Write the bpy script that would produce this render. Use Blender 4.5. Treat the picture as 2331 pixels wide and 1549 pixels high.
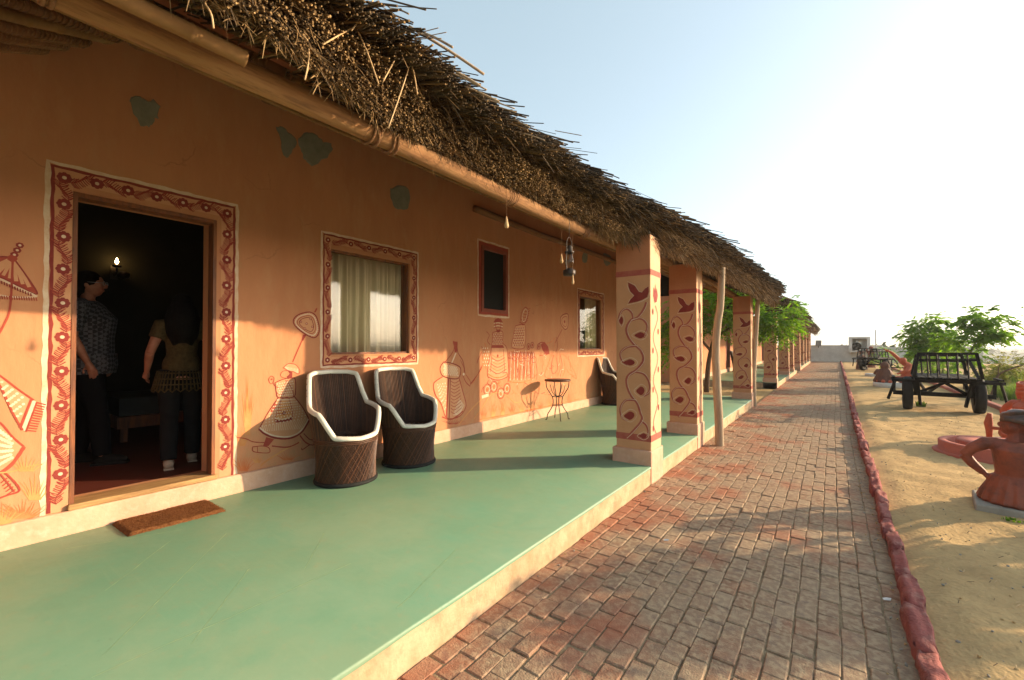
import bpy, bmesh, math, random
import numpy as np
from mathutils import Vector, Matrix, Euler, noise as mnoise

random.seed(11); RNG = np.random.default_rng(11)
for o in list(bpy.data.objects): bpy.data.objects.remove(o, do_unlink=True)
scene = bpy.context.scene
COL = scene.collection
R = math.radians

# ------------------------------------------------------------------ camera, world, sun, exposure
FOC = 1000.0; YAW = R(36.1); PITCH = math.atan(13.5 / 1000); CAM = Vector((0, 0, 1.46))
cam_data = bpy.data.cameras.new('camera'); cam = bpy.data.objects.new('camera', cam_data); COL.objects.link(cam)
cam.location = CAM; cam.rotation_euler = Euler((R(90) + PITCH, 0, YAW), 'XYZ')
cam_data.sensor_width = 36; cam_data.lens = 36 * FOC / 2331; cam_data.clip_start = 0.05; cam_data.clip_end = 20000
scene.camera = cam

SUN_DIR = Vector((1, 0.90, 0)).normalized(); SUN_ELEV = R(16)
sun_vec = Vector((SUN_DIR.x * math.cos(SUN_ELEV), SUN_DIR.y * math.cos(SUN_ELEV), math.sin(SUN_ELEV)))
world = bpy.data.worlds.new('World'); scene.world = world; world.use_nodes = True
wn = world.node_tree.nodes; wl = world.node_tree.links
sky = wn.new('ShaderNodeTexSky'); sky.sky_type = 'NISHITA'; sky.sun_disc = False
sky.sun_elevation = SUN_ELEV; sky.sun_rotation = math.atan2(SUN_DIR.x, SUN_DIR.y)
sky.air_density = 1.0; sky.dust_density = 2.6; sky.ozone_density = 1.0; sky.altitude = 250
hs = wn.new('ShaderNodeHueSaturation'); hs.inputs['Saturation'].default_value = 0.62; wl.new(sky.outputs[0], hs.inputs['Color'])
veil = wn.new('ShaderNodeMix'); veil.data_type = 'RGBA'; veil.blend_type = 'ADD'; veil.inputs[0].default_value = 1.0     # even dusty veil over the whole sky
wl.new(hs.outputs[0], veil.inputs[6]); veil.inputs[7].default_value = (0.85, 1.22, 1.22, 1)
wl.new(veil.outputs[2], wn['Background'].inputs[0]); wn['Background'].inputs[1].default_value = 0.14
sun_data = bpy.data.lights.new('sun', 'SUN'); sun = bpy.data.objects.new('sun', sun_data); COL.objects.link(sun)
sun_data.energy = 5.0; sun_data.angle = R(0.6); sun_data.color = (1.0, 0.74, 0.46)
sun.rotation_euler = (-sun_vec).to_track_quat('-Z', 'Y').to_euler(); sun.location = (20, 20, 20)
vs = scene.view_settings; vs.view_transform = 'Standard'; vs.look = 'None'; vs.gamma = 1; vs.use_curve_mapping = False
vs.exposure = 0.80
scene.render.engine = 'CYCLES'

# ------------------------------------------------------------------ measuring helpers
_f0 = Vector((-math.sin(YAW), math.cos(YAW), 0)); _r = Vector((math.cos(YAW), math.sin(YAW), 0)); _u0 = Vector((0, 0, 1))
_f = _f0 * math.cos(PITCH) + _u0 * math.sin(PITCH); _u = _u0 * math.cos(PITCH) - _f0 * math.sin(PITCH)
def on_plane(u, v, axis, val):
    d = _f + _r * ((u - 1165.5) / FOC) - _u * ((v - 774.5) / FOC)
    return CAM + d * ((val - CAM[axis]) / d[axis])
def pix(p):
    d = Vector(p) - CAM; z = d.dot(_f)
    return 1165.5 + FOC * d.dot(_r) / z, 774.5 - FOC * d.dot(_u) / z, z

# ------------------------------------------------------------------ materials
MATS = {}
def mat(name, col, rough=0.8, var=None, scale=4.0, amount=1.0, bump=0.0, bscale=60.0, spec=0.3, metal=0.0,
        stretch=None, var2=None, scale2=40.0, tint=None, rnd=None, detail=6.0, coords='Object', tint_attr='tint'):
    m = bpy.data.materials.new(name); m.use_nodes = True; MATS[name] = m
    n = m.node_tree.nodes; l = m.node_tree.links; b = n['Principled BSDF']
    b.inputs['Roughness'].default_value = rough; b.inputs['Metallic'].default_value = metal
    b.inputs['Specular IOR Level'].default_value = spec
    b.inputs['Base Color'].default_value = (*col, 1)
    cur = None
    if coords == 'World':
        g = n.new('ShaderNodeNewGeometry'); co = g.outputs['Position']
    else:
        tc = n.new('ShaderNodeTexCoord'); co = tc.outputs['Object']
    if stretch:
        mp = n.new('ShaderNodeMapping'); mp.inputs['Scale'].default_value = stretch
        l.new(co, mp.inputs['Vector']); cs = mp.outputs[0]
    else: cs = co
    def mixc(a, bcol, fac, fval=1.0):
        mx = n.new('ShaderNodeMix'); mx.data_type = 'RGBA'
        if a is None: mx.inputs[6].default_value = (*col, 1)
        else: l.new(a, mx.inputs[6])
        mx.inputs[7].default_value = (*bcol, 1); l.new(fac, mx.inputs[0]); return mx.outputs[2]
    def nz(vec, s, lo, hi, am):
        t = n.new('ShaderNodeTexNoise'); t.inputs['Scale'].default_value = s; t.inputs['Detail'].default_value = detail
        t.inputs['Roughness'].default_value = 0.65
        l.new(vec, t.inputs['Vector']); mr = n.new('ShaderNodeMapRange')
        mr.inputs[1].default_value = lo; mr.inputs[2].default_value = hi; mr.inputs[4].default_value = am
        l.new(t.outputs[0], mr.inputs[0]); return mr.outputs[0]
    if tint is not None:
        a = n.new('ShaderNodeAttribute'); a.attribute_name = tint_attr; cur = mixc(cur, tint, a.outputs['Fac'])
    if rnd is not None:
        oi = n.new('ShaderNodeObjectInfo'); cur = mixc(cur, rnd, oi.outputs['Random'])
    if var is not None: cur = mixc(cur, var, nz(cs, scale, 0.38, 0.66, amount))
    if var2 is not None: cur = mixc(cur, var2, nz(cs, scale2, 0.5, 0.72, 0.8))
    if cur is not None: l.new(cur, b.inputs['Base Color'])
    if bump:
        t = n.new('ShaderNodeTexNoise'); t.inputs['Scale'].default_value = bscale; t.inputs['Detail'].default_value = 5
        l.new(cs, t.inputs['Vector']); bp = n.new('ShaderNodeBump'); bp.inputs['Strength'].default_value = bump
        bp.inputs['Distance'].default_value = 0.01; l.new(t.outputs[0], bp.inputs['Height']); l.new(bp.outputs[0], b.inputs['Normal'])
    return m
def glass(name, tintc=(0.9, 0.95, 0.92), ior=1.5):
    m = bpy.data.materials.new(name); m.use_nodes = True; MATS[name] = m
    n = m.node_tree.nodes; l = m.node_tree.links; n.remove(n['Principled BSDF'])
    t = n.new('ShaderNodeBsdfTransparent'); t.inputs[0].default_value = (*tintc, 1)
    g = n.new('ShaderNodeBsdfGlossy'); g.inputs['Roughness'].default_value = 0.01
    lw = n.new('ShaderNodeLayerWeight'); lw.inputs[0].default_value = 0.5; pw5 = n.new('ShaderNodeMath'); pw5.operation = 'POWER'; pw5.inputs[1].default_value = 5
    l.new(lw.outputs['Facing'], pw5.inputs[0]); fr = n.new('ShaderNodeMath'); fr.operation = 'MULTIPLY_ADD'; r0 = ((ior - 1) / (ior + 1)) ** 2; fr.inputs[1].default_value = 1 - r0; fr.inputs[2].default_value = r0; l.new(pw5.outputs[0], fr.inputs[0])
    mx = n.new('ShaderNodeMixShader'); l.new(fr.outputs[0], mx.inputs[0]); l.new(t.outputs[0], mx.inputs[1]); l.new(g.outputs[0], mx.inputs[2])
    l.new(mx.outputs[0], n['Material Output'].inputs['Surface']); return m

mat('wall_plaster', (0.515, 0.230, 0.116), 0.9, var=(0.41, 0.172, 0.085), scale=1.3, amount=0.8, bump=0.4, bscale=22, spec=0.15,
    var2=(0.50, 0.25, 0.13), scale2=7, stretch=(1, 1, 0.35))
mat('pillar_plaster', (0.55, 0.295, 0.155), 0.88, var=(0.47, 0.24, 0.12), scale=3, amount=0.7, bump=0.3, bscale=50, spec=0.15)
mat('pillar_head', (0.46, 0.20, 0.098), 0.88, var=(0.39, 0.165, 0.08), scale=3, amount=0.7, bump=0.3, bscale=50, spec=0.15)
mat('pillar_sunlit', (0.64, 0.40, 0.25), 0.88, var=(0.56, 0.33, 0.19), scale=3, amount=0.8, bump=0.3, bscale=50, spec=0.15)  # pale outer paint, lightened further to carry the sun's brightness in its colour
mat('plinth_paint', (0.60, 0.37, 0.255), 0.85, var=(0.49, 0.28, 0.18), scale=4, amount=0.8, bump=0.3, bscale=40, spec=0.2,
    var2=(0.60, 0.40, 0.30), scale2=18)
mat('platform_edge', (0.55, 0.38, 0.24), 0.9, var=(0.38, 0.25, 0.14), scale=5, amount=0.9, bump=0.5, bscale=35, spec=0.15,
    var2=(0.28, 0.20, 0.12), scale2=7)
mat('cement_patch', (0.235, 0.22, 0.175), 0.95, var=(0.19, 0.18, 0.14), scale=12, bump=0.4, bscale=70, spec=0.1)
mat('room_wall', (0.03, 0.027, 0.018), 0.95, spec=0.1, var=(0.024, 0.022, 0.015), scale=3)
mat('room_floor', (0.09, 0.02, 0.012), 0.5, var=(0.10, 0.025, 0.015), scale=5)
mat('dark_wood', (0.24, 0.075, 0.022), 0.55, var=(0.10, 0.035, 0.018), scale=3, stretch=(8, 8, 1), bump=0.2, bscale=30, spec=0.4)
mat('sill_wood', (0.42, 0.25, 0.10), 0.7, var=(0.24, 0.13, 0.05), scale=4, stretch=(8, 1, 8), bump=0.3, bscale=30)
mat('red_frame', (0.27, 0.065, 0.035), 0.7, var=(0.21, 0.05, 0.028), scale=6, bump=0.15)
mat('paint_red', (0.30, 0.045, 0.03), 0.85, var=(0.36, 0.075, 0.04), scale=9, amount=0.7)
mat('paint_deep', (0.20, 0.026, 0.022), 0.85, var=(0.26, 0.045, 0.032), scale=12, amount=0.7)
mat('paint_orange', (0.50, 0.135, 0.045), 0.85, var=(0.56, 0.21, 0.08), scale=9, amount=0.9)
mat('paint_ochre', (0.52, 0.21, 0.07), 0.88, var=(0.58, 0.29, 0.11), scale=8, amount=0.9)
mat('paint_white', (0.66, 0.51, 0.37), 0.85, var=(0.55, 0.34, 0.21), scale=14, amount=0.8)
mat('paint_pale', (0.56, 0.275, 0.145), 0.88, var=(0.50, 0.23, 0.115), scale=10, amount=0.8)
mat('paint_vine', (0.33, 0.075, 0.055), 0.85, var=(0.40, 0.13, 0.085), scale=14, amount=0.7)
mat('log_wood', (0.33, 0.18, 0.08), 0.97, var=(0.24, 0.115, 0.05), scale=2.5, amount=0.9, stretch=(7, 0.8, 7), bump=0.4, bscale=14,
    var2=(0.12, 0.06, 0.03), scale2=5)
mat('bamboo', (0.30, 0.17, 0.07), 0.85, var=(0.19, 0.10, 0.04), scale=3, amount=0.9, bump=0.25, bscale=30, spec=0.15)
mat('batten', (0.24, 0.105, 0.045), 0.8, var=(0.16, 0.07, 0.03), scale=4, amount=0.9, bump=0.4, bscale=30)
mat('rope', (0.26, 0.13, 0.06), 0.95, var=(0.16, 0.08, 0.04), scale=40, bump=0.6, bscale=150)
mat('grey_post', (0.40, 0.31, 0.21), 0.85, var=(0.27, 0.18, 0.11), scale=3, amount=0.9, stretch=(9, 9, 1), bump=0.5, bscale=15)
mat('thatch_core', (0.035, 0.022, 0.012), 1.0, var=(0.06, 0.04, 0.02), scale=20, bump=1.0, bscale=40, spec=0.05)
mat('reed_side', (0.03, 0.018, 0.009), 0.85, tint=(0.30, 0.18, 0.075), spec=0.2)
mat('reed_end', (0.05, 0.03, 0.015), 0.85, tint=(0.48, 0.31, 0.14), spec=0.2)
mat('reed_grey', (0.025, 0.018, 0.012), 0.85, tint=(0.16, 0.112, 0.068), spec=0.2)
mat('stray_reed', (0.56, 0.38, 0.20), 0.7, var=(0.42, 0.27, 0.13), scale=10)
mat('cane_dark', (0.05, 0.024, 0.013), 0.6, var=(0.085, 0.04, 0.02), scale=20, bump=0.5, bscale=90)
mat('cane_stick', (0.045, 0.018, 0.009), 0.5, tint=(0.145, 0.055, 0.022), spec=0.45)
mat('rim_white', (0.70, 0.68, 0.60), 0.5, var=(0.58, 0.54, 0.44), scale=9, amount=0.8, spec=0.4, bump=0.2, bscale=60)
mat('rubber', (0.008, 0.009, 0.009), 0.8, var=(0.014, 0.014, 0.013), scale=12, bump=0.2, bscale=60)
mat('coir', (0.20, 0.085, 0.032), 1.0, var=(0.13, 0.05, 0.02), scale=60, bump=1.0, bscale=220, spec=0.05, tint=(0.30, 0.13, 0.05))
mat('iron', (0.02, 0.016, 0.013), 0.55, var=(0.04, 0.022, 0.014), scale=20, metal=0.3, spec=0.5)
mat('table_top', (0.10, 0.045, 0.03), 0.5, var=(0.07, 0.03, 0.02), scale=6)
mat('black_wood', (0.006, 0.006, 0.006), 0.8, var=(0.012, 0.011, 0.010), scale=9, bump=0.3, bscale=30, spec=0.15)
mat('terracotta', (0.27, 0.072, 0.036), 0.6, var=(0.17, 0.045, 0.026), scale=5, amount=1.0, bump=0.5, bscale=60, var2=(0.07, 0.03, 0.022), scale2=8, spec=0.4)
mat('terracotta_bright', (0.46, 0.10, 0.045), 0.65, var=(0.36, 0.08, 0.04), scale=6, amount=0.9, bump=0.35, bscale=50)
mat('clay_brown', (0.15, 0.062, 0.037), 0.75, var=(0.09, 0.04, 0.028), scale=7, bump=0.35, bscale=50)
mat('turban_grey', (0.06, 0.05, 0.048), 0.5, var=(0.17, 0.075, 0.045), scale=7, stretch=(4, 1, 1), bump=0.3, bscale=40, spec=0.5)
mat('basin_paint', (0.45, 0.125, 0.08), 0.75, var=(0.36, 0.10, 0.07), scale=6, amount=0.9, bump=0.3, bscale=40)
mat('cement', (0.33, 0.30, 0.25), 0.9, var=(0.25, 0.225, 0.185), scale=6, bump=0.4, bscale=50)
mat('white_wash', (0.62, 0.61, 0.56), 0.9, var=(0.47, 0.46, 0.42), scale=1.5, amount=0.9, bump=0.3, bscale=30, var2=(0.52, 0.50, 0.45), scale2=6)
mat('kerb_red', (0.29, 0.07, 0.06), 0.9, var=(0.18, 0.045, 0.04), scale=9, amount=1.0, bump=1.0, bscale=70, var2=(0.36, 0.20, 0.16), scale2=14, rnd=(0.36, 0.12, 0.10))
mat('border_red', (0.40, 0.13, 0.09), 0.85, var=(0.30, 0.10, 0.07), scale=5, bump=0.4, bscale=40)
mat('grey_metal', (0.30, 0.31, 0.31), 0.5, var=(0.24, 0.25, 0.25), scale=4, metal=0.2)
mat('dark_mesh', (0.008, 0.009, 0.009), 0.7, var=(0.014, 0.014, 0.013), scale=60, spec=0.15)
mat('curtain_cloth', (0.70, 0.62, 0.42), 0.95, var=(0.60, 0.52, 0.34), scale=3, stretch=(6, 6, 0.4), bump=0.2, bscale=120)
mat('bark', (0.13, 0.085, 0.05), 0.95, var=(0.08, 0.05, 0.03), scale=9, stretch=(4, 4, 1), bump=0.7, bscale=30)
mat('skin', (0.25, 0.092, 0.054), 0.6, var=(0.36, 0.155, 0.09), scale=9)
mat('hair_black', (0.005, 0.004, 0.0035), 0.9, spec=0.05, bump=0.6, bscale=70, stretch=(6, 6, 0.5), var=(0.009, 0.007, 0.006), scale=12)
mat('knit_olive', (0.085, 0.058, 0.024), 0.95, spec=0.1, var=(0.05, 0.034, 0.015), scale=40, bump=0.8, bscale=130)
mat('trouser_grey', (0.012, 0.012, 0.013), 0.95, spec=0.1, var=(0.008, 0.008, 0.009), scale=9, bump=0.3, bscale=20)
mat('trouser_dark', (0.005, 0.005, 0.006), 0.95, spec=0.05)
mat('shoe_cloth', (0.42, 0.33, 0.24), 0.8, var=(0.3, 0.22, 0.16), scale=20)
mat('bed_cloth', (0.06, 0.065, 0.065), 0.95, spec=0.1, var=(0.045, 0.05, 0.05), scale=4)
mat('litter_paper', (0.7, 0.7, 0.68), 0.8)
mat('leaf_neem', (0.05, 0.12, 0.012), 0.5, tint=(0.19, 0.31, 0.02), spec=0.35)
mat('leaf_dry', (0.10, 0.13, 0.04), 0.7, tint=(0.23, 0.20, 0.05), spec=0.3)
mat('grass_green', (0.05, 0.10, 0.02), 0.7, tint=(0.14, 0.18, 0.045), spec=0.3)
mat('scrub_leaf', (0.03, 0.055, 0.02), 0.8, tint=(0.085, 0.11, 0.04), spec=0.2)
for nm in ('leaf_neem', 'leaf_dry', 'grass_green'):      # thin leaves let light through
    m = MATS[nm]; n = m.node_tree.nodes; l = m.node_tree.links; b = n['Principled BSDF']
    tr = n.new('ShaderNodeBsdfTranslucent'); mx = n.new('ShaderNodeMixShader'); mx.inputs[0].default_value = 0.5
    src = b.inputs['Base Color'].links[0].from_socket
    g = n.new('ShaderNodeMix'); g.data_type = 'RGBA'; g.blend_type = 'MULTIPLY'; g.inputs[0].default_value = 1
    l.new(src, g.inputs[6]); g.inputs[7].default_value = (1.7, 1.9, 1.0, 1); l.new(g.outputs[2], tr.inputs[0])
    l.new(b.outputs[0], mx.inputs[1]); l.new(tr.outputs[0], mx.inputs[2]); l.new(mx.outputs[0], n['Material Output'].inputs['Surface'])
glass('window_glass', (0.985, 0.98, 0.97), 1.42)
glass('lantern_glass', (0.85, 0.82, 0.68), 1.5)

def plaster_wear():
    m = MATS['wall_plaster']; n = m.node_tree.nodes; l = m.node_tree.links; b = n['Principled BSDF']; src = b.inputs['Base Color'].links[0].from_socket
    g = n.new('ShaderNodeNewGeometry'); w = n.new('ShaderNodeTexNoise'); w.inputs['Scale'].default_value = 2.2; w.inputs['Detail'].default_value = 6; l.new(g.outputs['Position'], w.inputs['Vector'])
    ad = n.new('ShaderNodeMix'); ad.data_type = 'RGBA'; ad.blend_type = 'ADD'; ad.inputs[0].default_value = 0.55; l.new(g.outputs['Position'], ad.inputs[6]); l.new(w.outputs['Color'], ad.inputs[7])
    vo = n.new('ShaderNodeTexVoronoi'); vo.feature = 'DISTANCE_TO_EDGE'; vo.inputs['Scale'].default_value = 0.9; l.new(ad.outputs[2], vo.inputs['Vector'])
    mr = n.new('ShaderNodeMapRange'); mr.inputs[1].default_value = 0.0; mr.inputs[2].default_value = 0.006; mr.inputs[3].default_value = 0.45; mr.inputs[4].default_value = 0.0; l.new(vo.outputs['Distance'], mr.inputs[0])
    m2 = n.new('ShaderNodeMapRange'); m2.inputs[1].default_value = 0.50; m2.inputs[2].default_value = 0.62; l.new(w.outputs[0], m2.inputs[0])
    mu = n.new('ShaderNodeMath'); mu.operation = 'MULTIPLY'; l.new(mr.outputs[0], mu.inputs[0]); l.new(m2.outputs[0], mu.inputs[1])
    mx = n.new('ShaderNodeMix'); mx.data_type = 'RGBA'; l.new(mu.outputs[0], mx.inputs[0]); l.new(src, mx.inputs[6]); mx.inputs[7].default_value = (0.22, 0.10, 0.055, 1)
    # mud splashes low on the wall
    sx = n.new('ShaderNodeSeparateXYZ'); l.new(g.outputs['Position'], sx.inputs[0]); w2 = n.new('ShaderNodeTexNoise'); w2.inputs['Scale'].default_value = 9; w2.inputs['Detail'].default_value = 8; l.new(g.outputs['Position'], w2.inputs['Vector'])
    mz = n.new('ShaderNodeMapRange'); mz.inputs[1].default_value = 1.0; mz.inputs[2].default_value = 0.35; mz.inputs[3].default_value = 0; mz.inputs[4].default_value = 0.22; l.new(sx.outputs[2], mz.inputs[0])
    a2 = n.new('ShaderNodeMath'); a2.operation = 'ADD'; l.new(w2.outputs[0], a2.inputs[0]); l.new(mz.outputs[0], a2.inputs[1])
    m4 = n.new('ShaderNodeMapRange'); m4.inputs[1].default_value = 0.66; m4.inputs[2].default_value = 0.80; m4.inputs[4].default_value = 0.5; l.new(a2.outputs[0], m4.inputs[0])
    x4 = n.new('ShaderNodeMix'); x4.data_type = 'RGBA'; l.new(m4.outputs[0], x4.inputs[0]); l.new(mx.outputs[2], x4.inputs[6]); x4.inputs[7].default_value = (0.40, 0.235, 0.12, 1); l.new(x4.outputs[2], b.inputs['Base Color'])
plaster_wear()
def brick_material(name, single):
    m = mat(name, (0.27, 0.160, 0.102), 0.92, var=(0.30, 0.21, 0.14), scale=1.1, amount=1.0, bump=0.45, bscale=110, spec=0.1,
            var2=(0.22, 0.165, 0.13), scale2=9, coords='World',
            tint=None if single else (0.335, 0.245, 0.165), rnd=(0.335, 0.245, 0.165) if single else None)
    # fine grain and dust lying on the faces
    n = m.node_tree.nodes; l = m.node_tree.links; b = n['Principled BSDF']
    src = b.inputs['Base Color'].links[0].from_socket
    g = n.new('ShaderNodeNewGeometry')
    t = n.new('ShaderNodeTexNoise'); t.inputs['Scale'].default_value = 28; t.inputs['Detail'].default_value = 8
    l.new(g.outputs['Position'], t.inputs['Vector'])
    mr = n.new('ShaderNodeMapRange'); mr.inputs[1].default_value = 0.45; mr.inputs[2].default_value = 0.62; mr.inputs[4].default_value = 0.85
    l.new(t.outputs[0], mr.inputs[0]); mx = n.new('ShaderNodeMix'); mx.data_type = 'RGBA'
    l.new(mr.outputs[0], mx.inputs[0]); l.new(src, mx.inputs[6]); mx.inputs[7].default_value = (0.42, 0.315, 0.205, 1)
    # spilled red pigment near the platform
    t2 = n.new('ShaderNodeTexNoise'); t2.inputs['Scale'].default_value = 1.7; t2.inputs['Detail'].default_value = 7
    l.new(g.outputs['Position'], t2.inputs['Vector'])
    sx = n.new('ShaderNodeSeparateXYZ'); l.new(g.outputs['Position'], sx.inputs[0])
    mrx = n.new('ShaderNodeMapRange'); mrx.inputs[1].default_value = -0.55; mrx.inputs[2].default_value = -1.5; mrx.inputs[4].default_value = 0.16
    l.new(sx.outputs[0], mrx.inputs[0]); ad = n.new('ShaderNodeMath'); ad.operation = 'ADD'
    l.new(t2.outputs[0], ad.inputs[0]); l.new(mrx.outputs[0], ad.inputs[1])
    mr2 = n.new('ShaderNodeMapRange'); mr2.inputs[1].default_value = 0.54; mr2.inputs[2].default_value = 0.72; mr2.inputs[4].default_value = 0.6
    l.new(ad.outputs[0], mr2.inputs[0]); mx2 = n.new('ShaderNodeMix'); mx2.data_type = 'RGBA'
    l.new(mr2.outputs[0], mx2.inputs[0]); l.new(mx.outputs[2], mx2.inputs[6]); mx2.inputs[7].default_value = (0.36, 0.105, 0.055, 1)
    l.new(mx2.outputs[2], b.inputs['Base Color'])
brick_material('brick_single', True); brick_material('brick_mass', False)
mat('joint_sand', (0.34, 0.25, 0.155), 1.0, var=(0.17, 0.12, 0.075), scale=6, bump=0.8, bscale=90, spec=0.05, coords='World')
mat('sand', (0.53, 0.365, 0.18), 1.0, var=(0.41, 0.275, 0.135), scale=1.4, amount=0.9, bump=0.9, bscale=38, spec=0.05,
    var2=(0.34, 0.235, 0.12), scale2=16, coords='World', detail=9)
mat('plain', (0.13, 0.14, 0.10), 1.0, var=(0.10, 0.125, 0.06), scale=0.02, amount=0.9, spec=0.05, var2=(0.30, 0.22, 0.12), scale2=0.012, coords='World')
def floor_material():
    m = mat('green_floor', (0.128, 0.262, 0.168), 0.45, var=(0.165, 0.255, 0.155), scale=1.6, amount=1.0, bump=0.12, bscale=16, spec=0.35,
            var2=(0.12, 0.245, 0.155), scale2=4, coords='World', detail=9)
    n = m.node_tree.nodes; l = m.node_tree.links; b = n['Principled BSDF']; src = b.inputs['Base Color'].links[0].from_socket
    g = n.new('ShaderNodeNewGeometry')
    t = n.new('ShaderNodeTexNoise'); t.inputs['Scale'].default_value = 11; t.inputs['Detail'].default_value = 10; t.inputs['Roughness'].default_value = 0.75
    l.new(g.outputs['Position'], t.inputs['Vector'])
    mr = n.new('ShaderNodeMapRange'); mr.inputs[1].default_value = 0.55; mr.inputs[2].default_value = 0.74; mr.inputs[4].default_value = 0.38
    l.new(t.outputs[0], mr.inputs[0]); mx = n.new('ShaderNodeMix'); mx.data_type = 'RGBA'
    l.new(mr.outputs[0], mx.inputs[0]); l.new(src, mx.inputs[6]); mx.inputs[7].default_value = (0.30, 0.22, 0.12, 1)
    l.new(mx.outputs[2], b.inputs['Base Color'])
    mp = n.new('ShaderNodeMapping'); mp.inputs['Rotation'].default_value = (0, 0, 0.5); mp.inputs['Scale'].default_value = (2.2, 30, 1); l.new(g.outputs['Position'], mp.inputs[0])
    t3 = n.new('ShaderNodeTexNoise'); t3.inputs['Scale'].default_value = 1.0; t3.inputs['Detail'].default_value = 4; l.new(mp.outputs[0], t3.inputs['Vector'])
    m3 = n.new('ShaderNodeMapRange'); m3.inputs[1].default_value = 0.60; m3.inputs[2].default_value = 0.68; m3.inputs[4].default_value = 0.13; l.new(t3.outputs[0], m3.inputs[0])
    x3 = n.new('ShaderNodeMix'); x3.data_type = 'RGBA'; l.new(m3.outputs[0], x3.inputs[0]); l.new(mx.outputs[2], x3.inputs[6]); x3.inputs[7].default_value = (0.22, 0.31, 0.19, 1); l.new(x3.outputs[2], b.inputs['Base Color'])
    # worn, dusty areas and dark grime specks
    t5 = n.new('ShaderNodeTexNoise'); t5.inputs['Scale'].default_value = 0.9; t5.inputs['Detail'].default_value = 12; t5.inputs['Roughness'].default_value = 0.72; l.new(g.outputs['Position'], t5.inputs['Vector'])
    m5 = n.new('ShaderNodeMapRange'); m5.inputs[1].default_value = 0.46; m5.inputs[2].default_value = 0.66; m5.inputs[4].default_value = 0.55; l.new(t5.outputs[0], m5.inputs[0])
    x5 = n.new('ShaderNodeMix'); x5.data_type = 'RGBA'; l.new(m5.outputs[0], x5.inputs[0]); l.new(x3.outputs[2], x5.inputs[6]); x5.inputs[7].default_value = (0.215, 0.29, 0.185, 1)
    t6 = n.new('ShaderNodeTexNoise'); t6.inputs['Scale'].default_value = 5; t6.inputs['Detail'].default_value = 14; t6.inputs['Roughness'].default_value = 0.8; l.new(g.outputs['Position'], t6.inputs['Vector'])
    m6 = n.new('ShaderNodeMapRange'); m6.inputs[1].default_value = 0.61; m6.inputs[2].default_value = 0.74; m6.inputs[4].default_value = 0.7; l.new(t6.outputs[0], m6.inputs[0])
    x6 = n.new('ShaderNodeMix'); x6.data_type = 'RGBA'; l.new(m6.outputs[0], x6.inputs[0]); l.new(x5.outputs[2], x6.inputs[6]); x6.inputs[7].default_value = (0.075, 0.12, 0.075, 1); l.new(x6.outputs[2], b.inputs['Base Color'])
    rr = n.new('ShaderNodeMapRange'); rr.inputs[3].default_value = 0.32; rr.inputs[4].default_value = 0.62; l.new(t.outputs[0], rr.inputs[0])
    l.new(rr.outputs[0], b.inputs['Roughness'])
floor_material()
mat('score_line', (0.34, 0.46, 0.24), 0.7, var=(0.20, 0.34, 0.19), scale=9, amount=1.0, coords='World')
def shirt_material():
    m = mat('shirt_check', (0.16, 0.16, 0.17), 0.9); n = m.node_tree.nodes; l = m.node_tree.links; b = n['Principled BSDF']
    tc = n.new('ShaderNodeTexCoord'); mp = n.new('ShaderNodeMapping'); mp.inputs['Rotation'].default_value = (R(45), 0, R(0))
    l.new(tc.outputs['Object'], mp.inputs[0]); ck = n.new('ShaderNodeTexChecker'); ck.inputs['Scale'].default_value = 34
    ck.inputs[1].default_value = (0.075, 0.075, 0.085, 1); ck.inputs[2].default_value = (0.016, 0.016, 0.02, 1)
    l.new(mp.outputs[0], ck.inputs[0]); l.new(ck.outputs[0], b.inputs['Base Color'])
shirt_material()
def flame_material():
    m = bpy.data.materials.new('flame'); m.use_nodes = True; MATS['flame'] = m
    b = m.node_tree.nodes['Principled BSDF']; b.inputs['Emission Color'].default_value = (1, 0.62, 0.22, 1); b.inputs['Emission Strength'].default_value = 25
flame_material()

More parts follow.
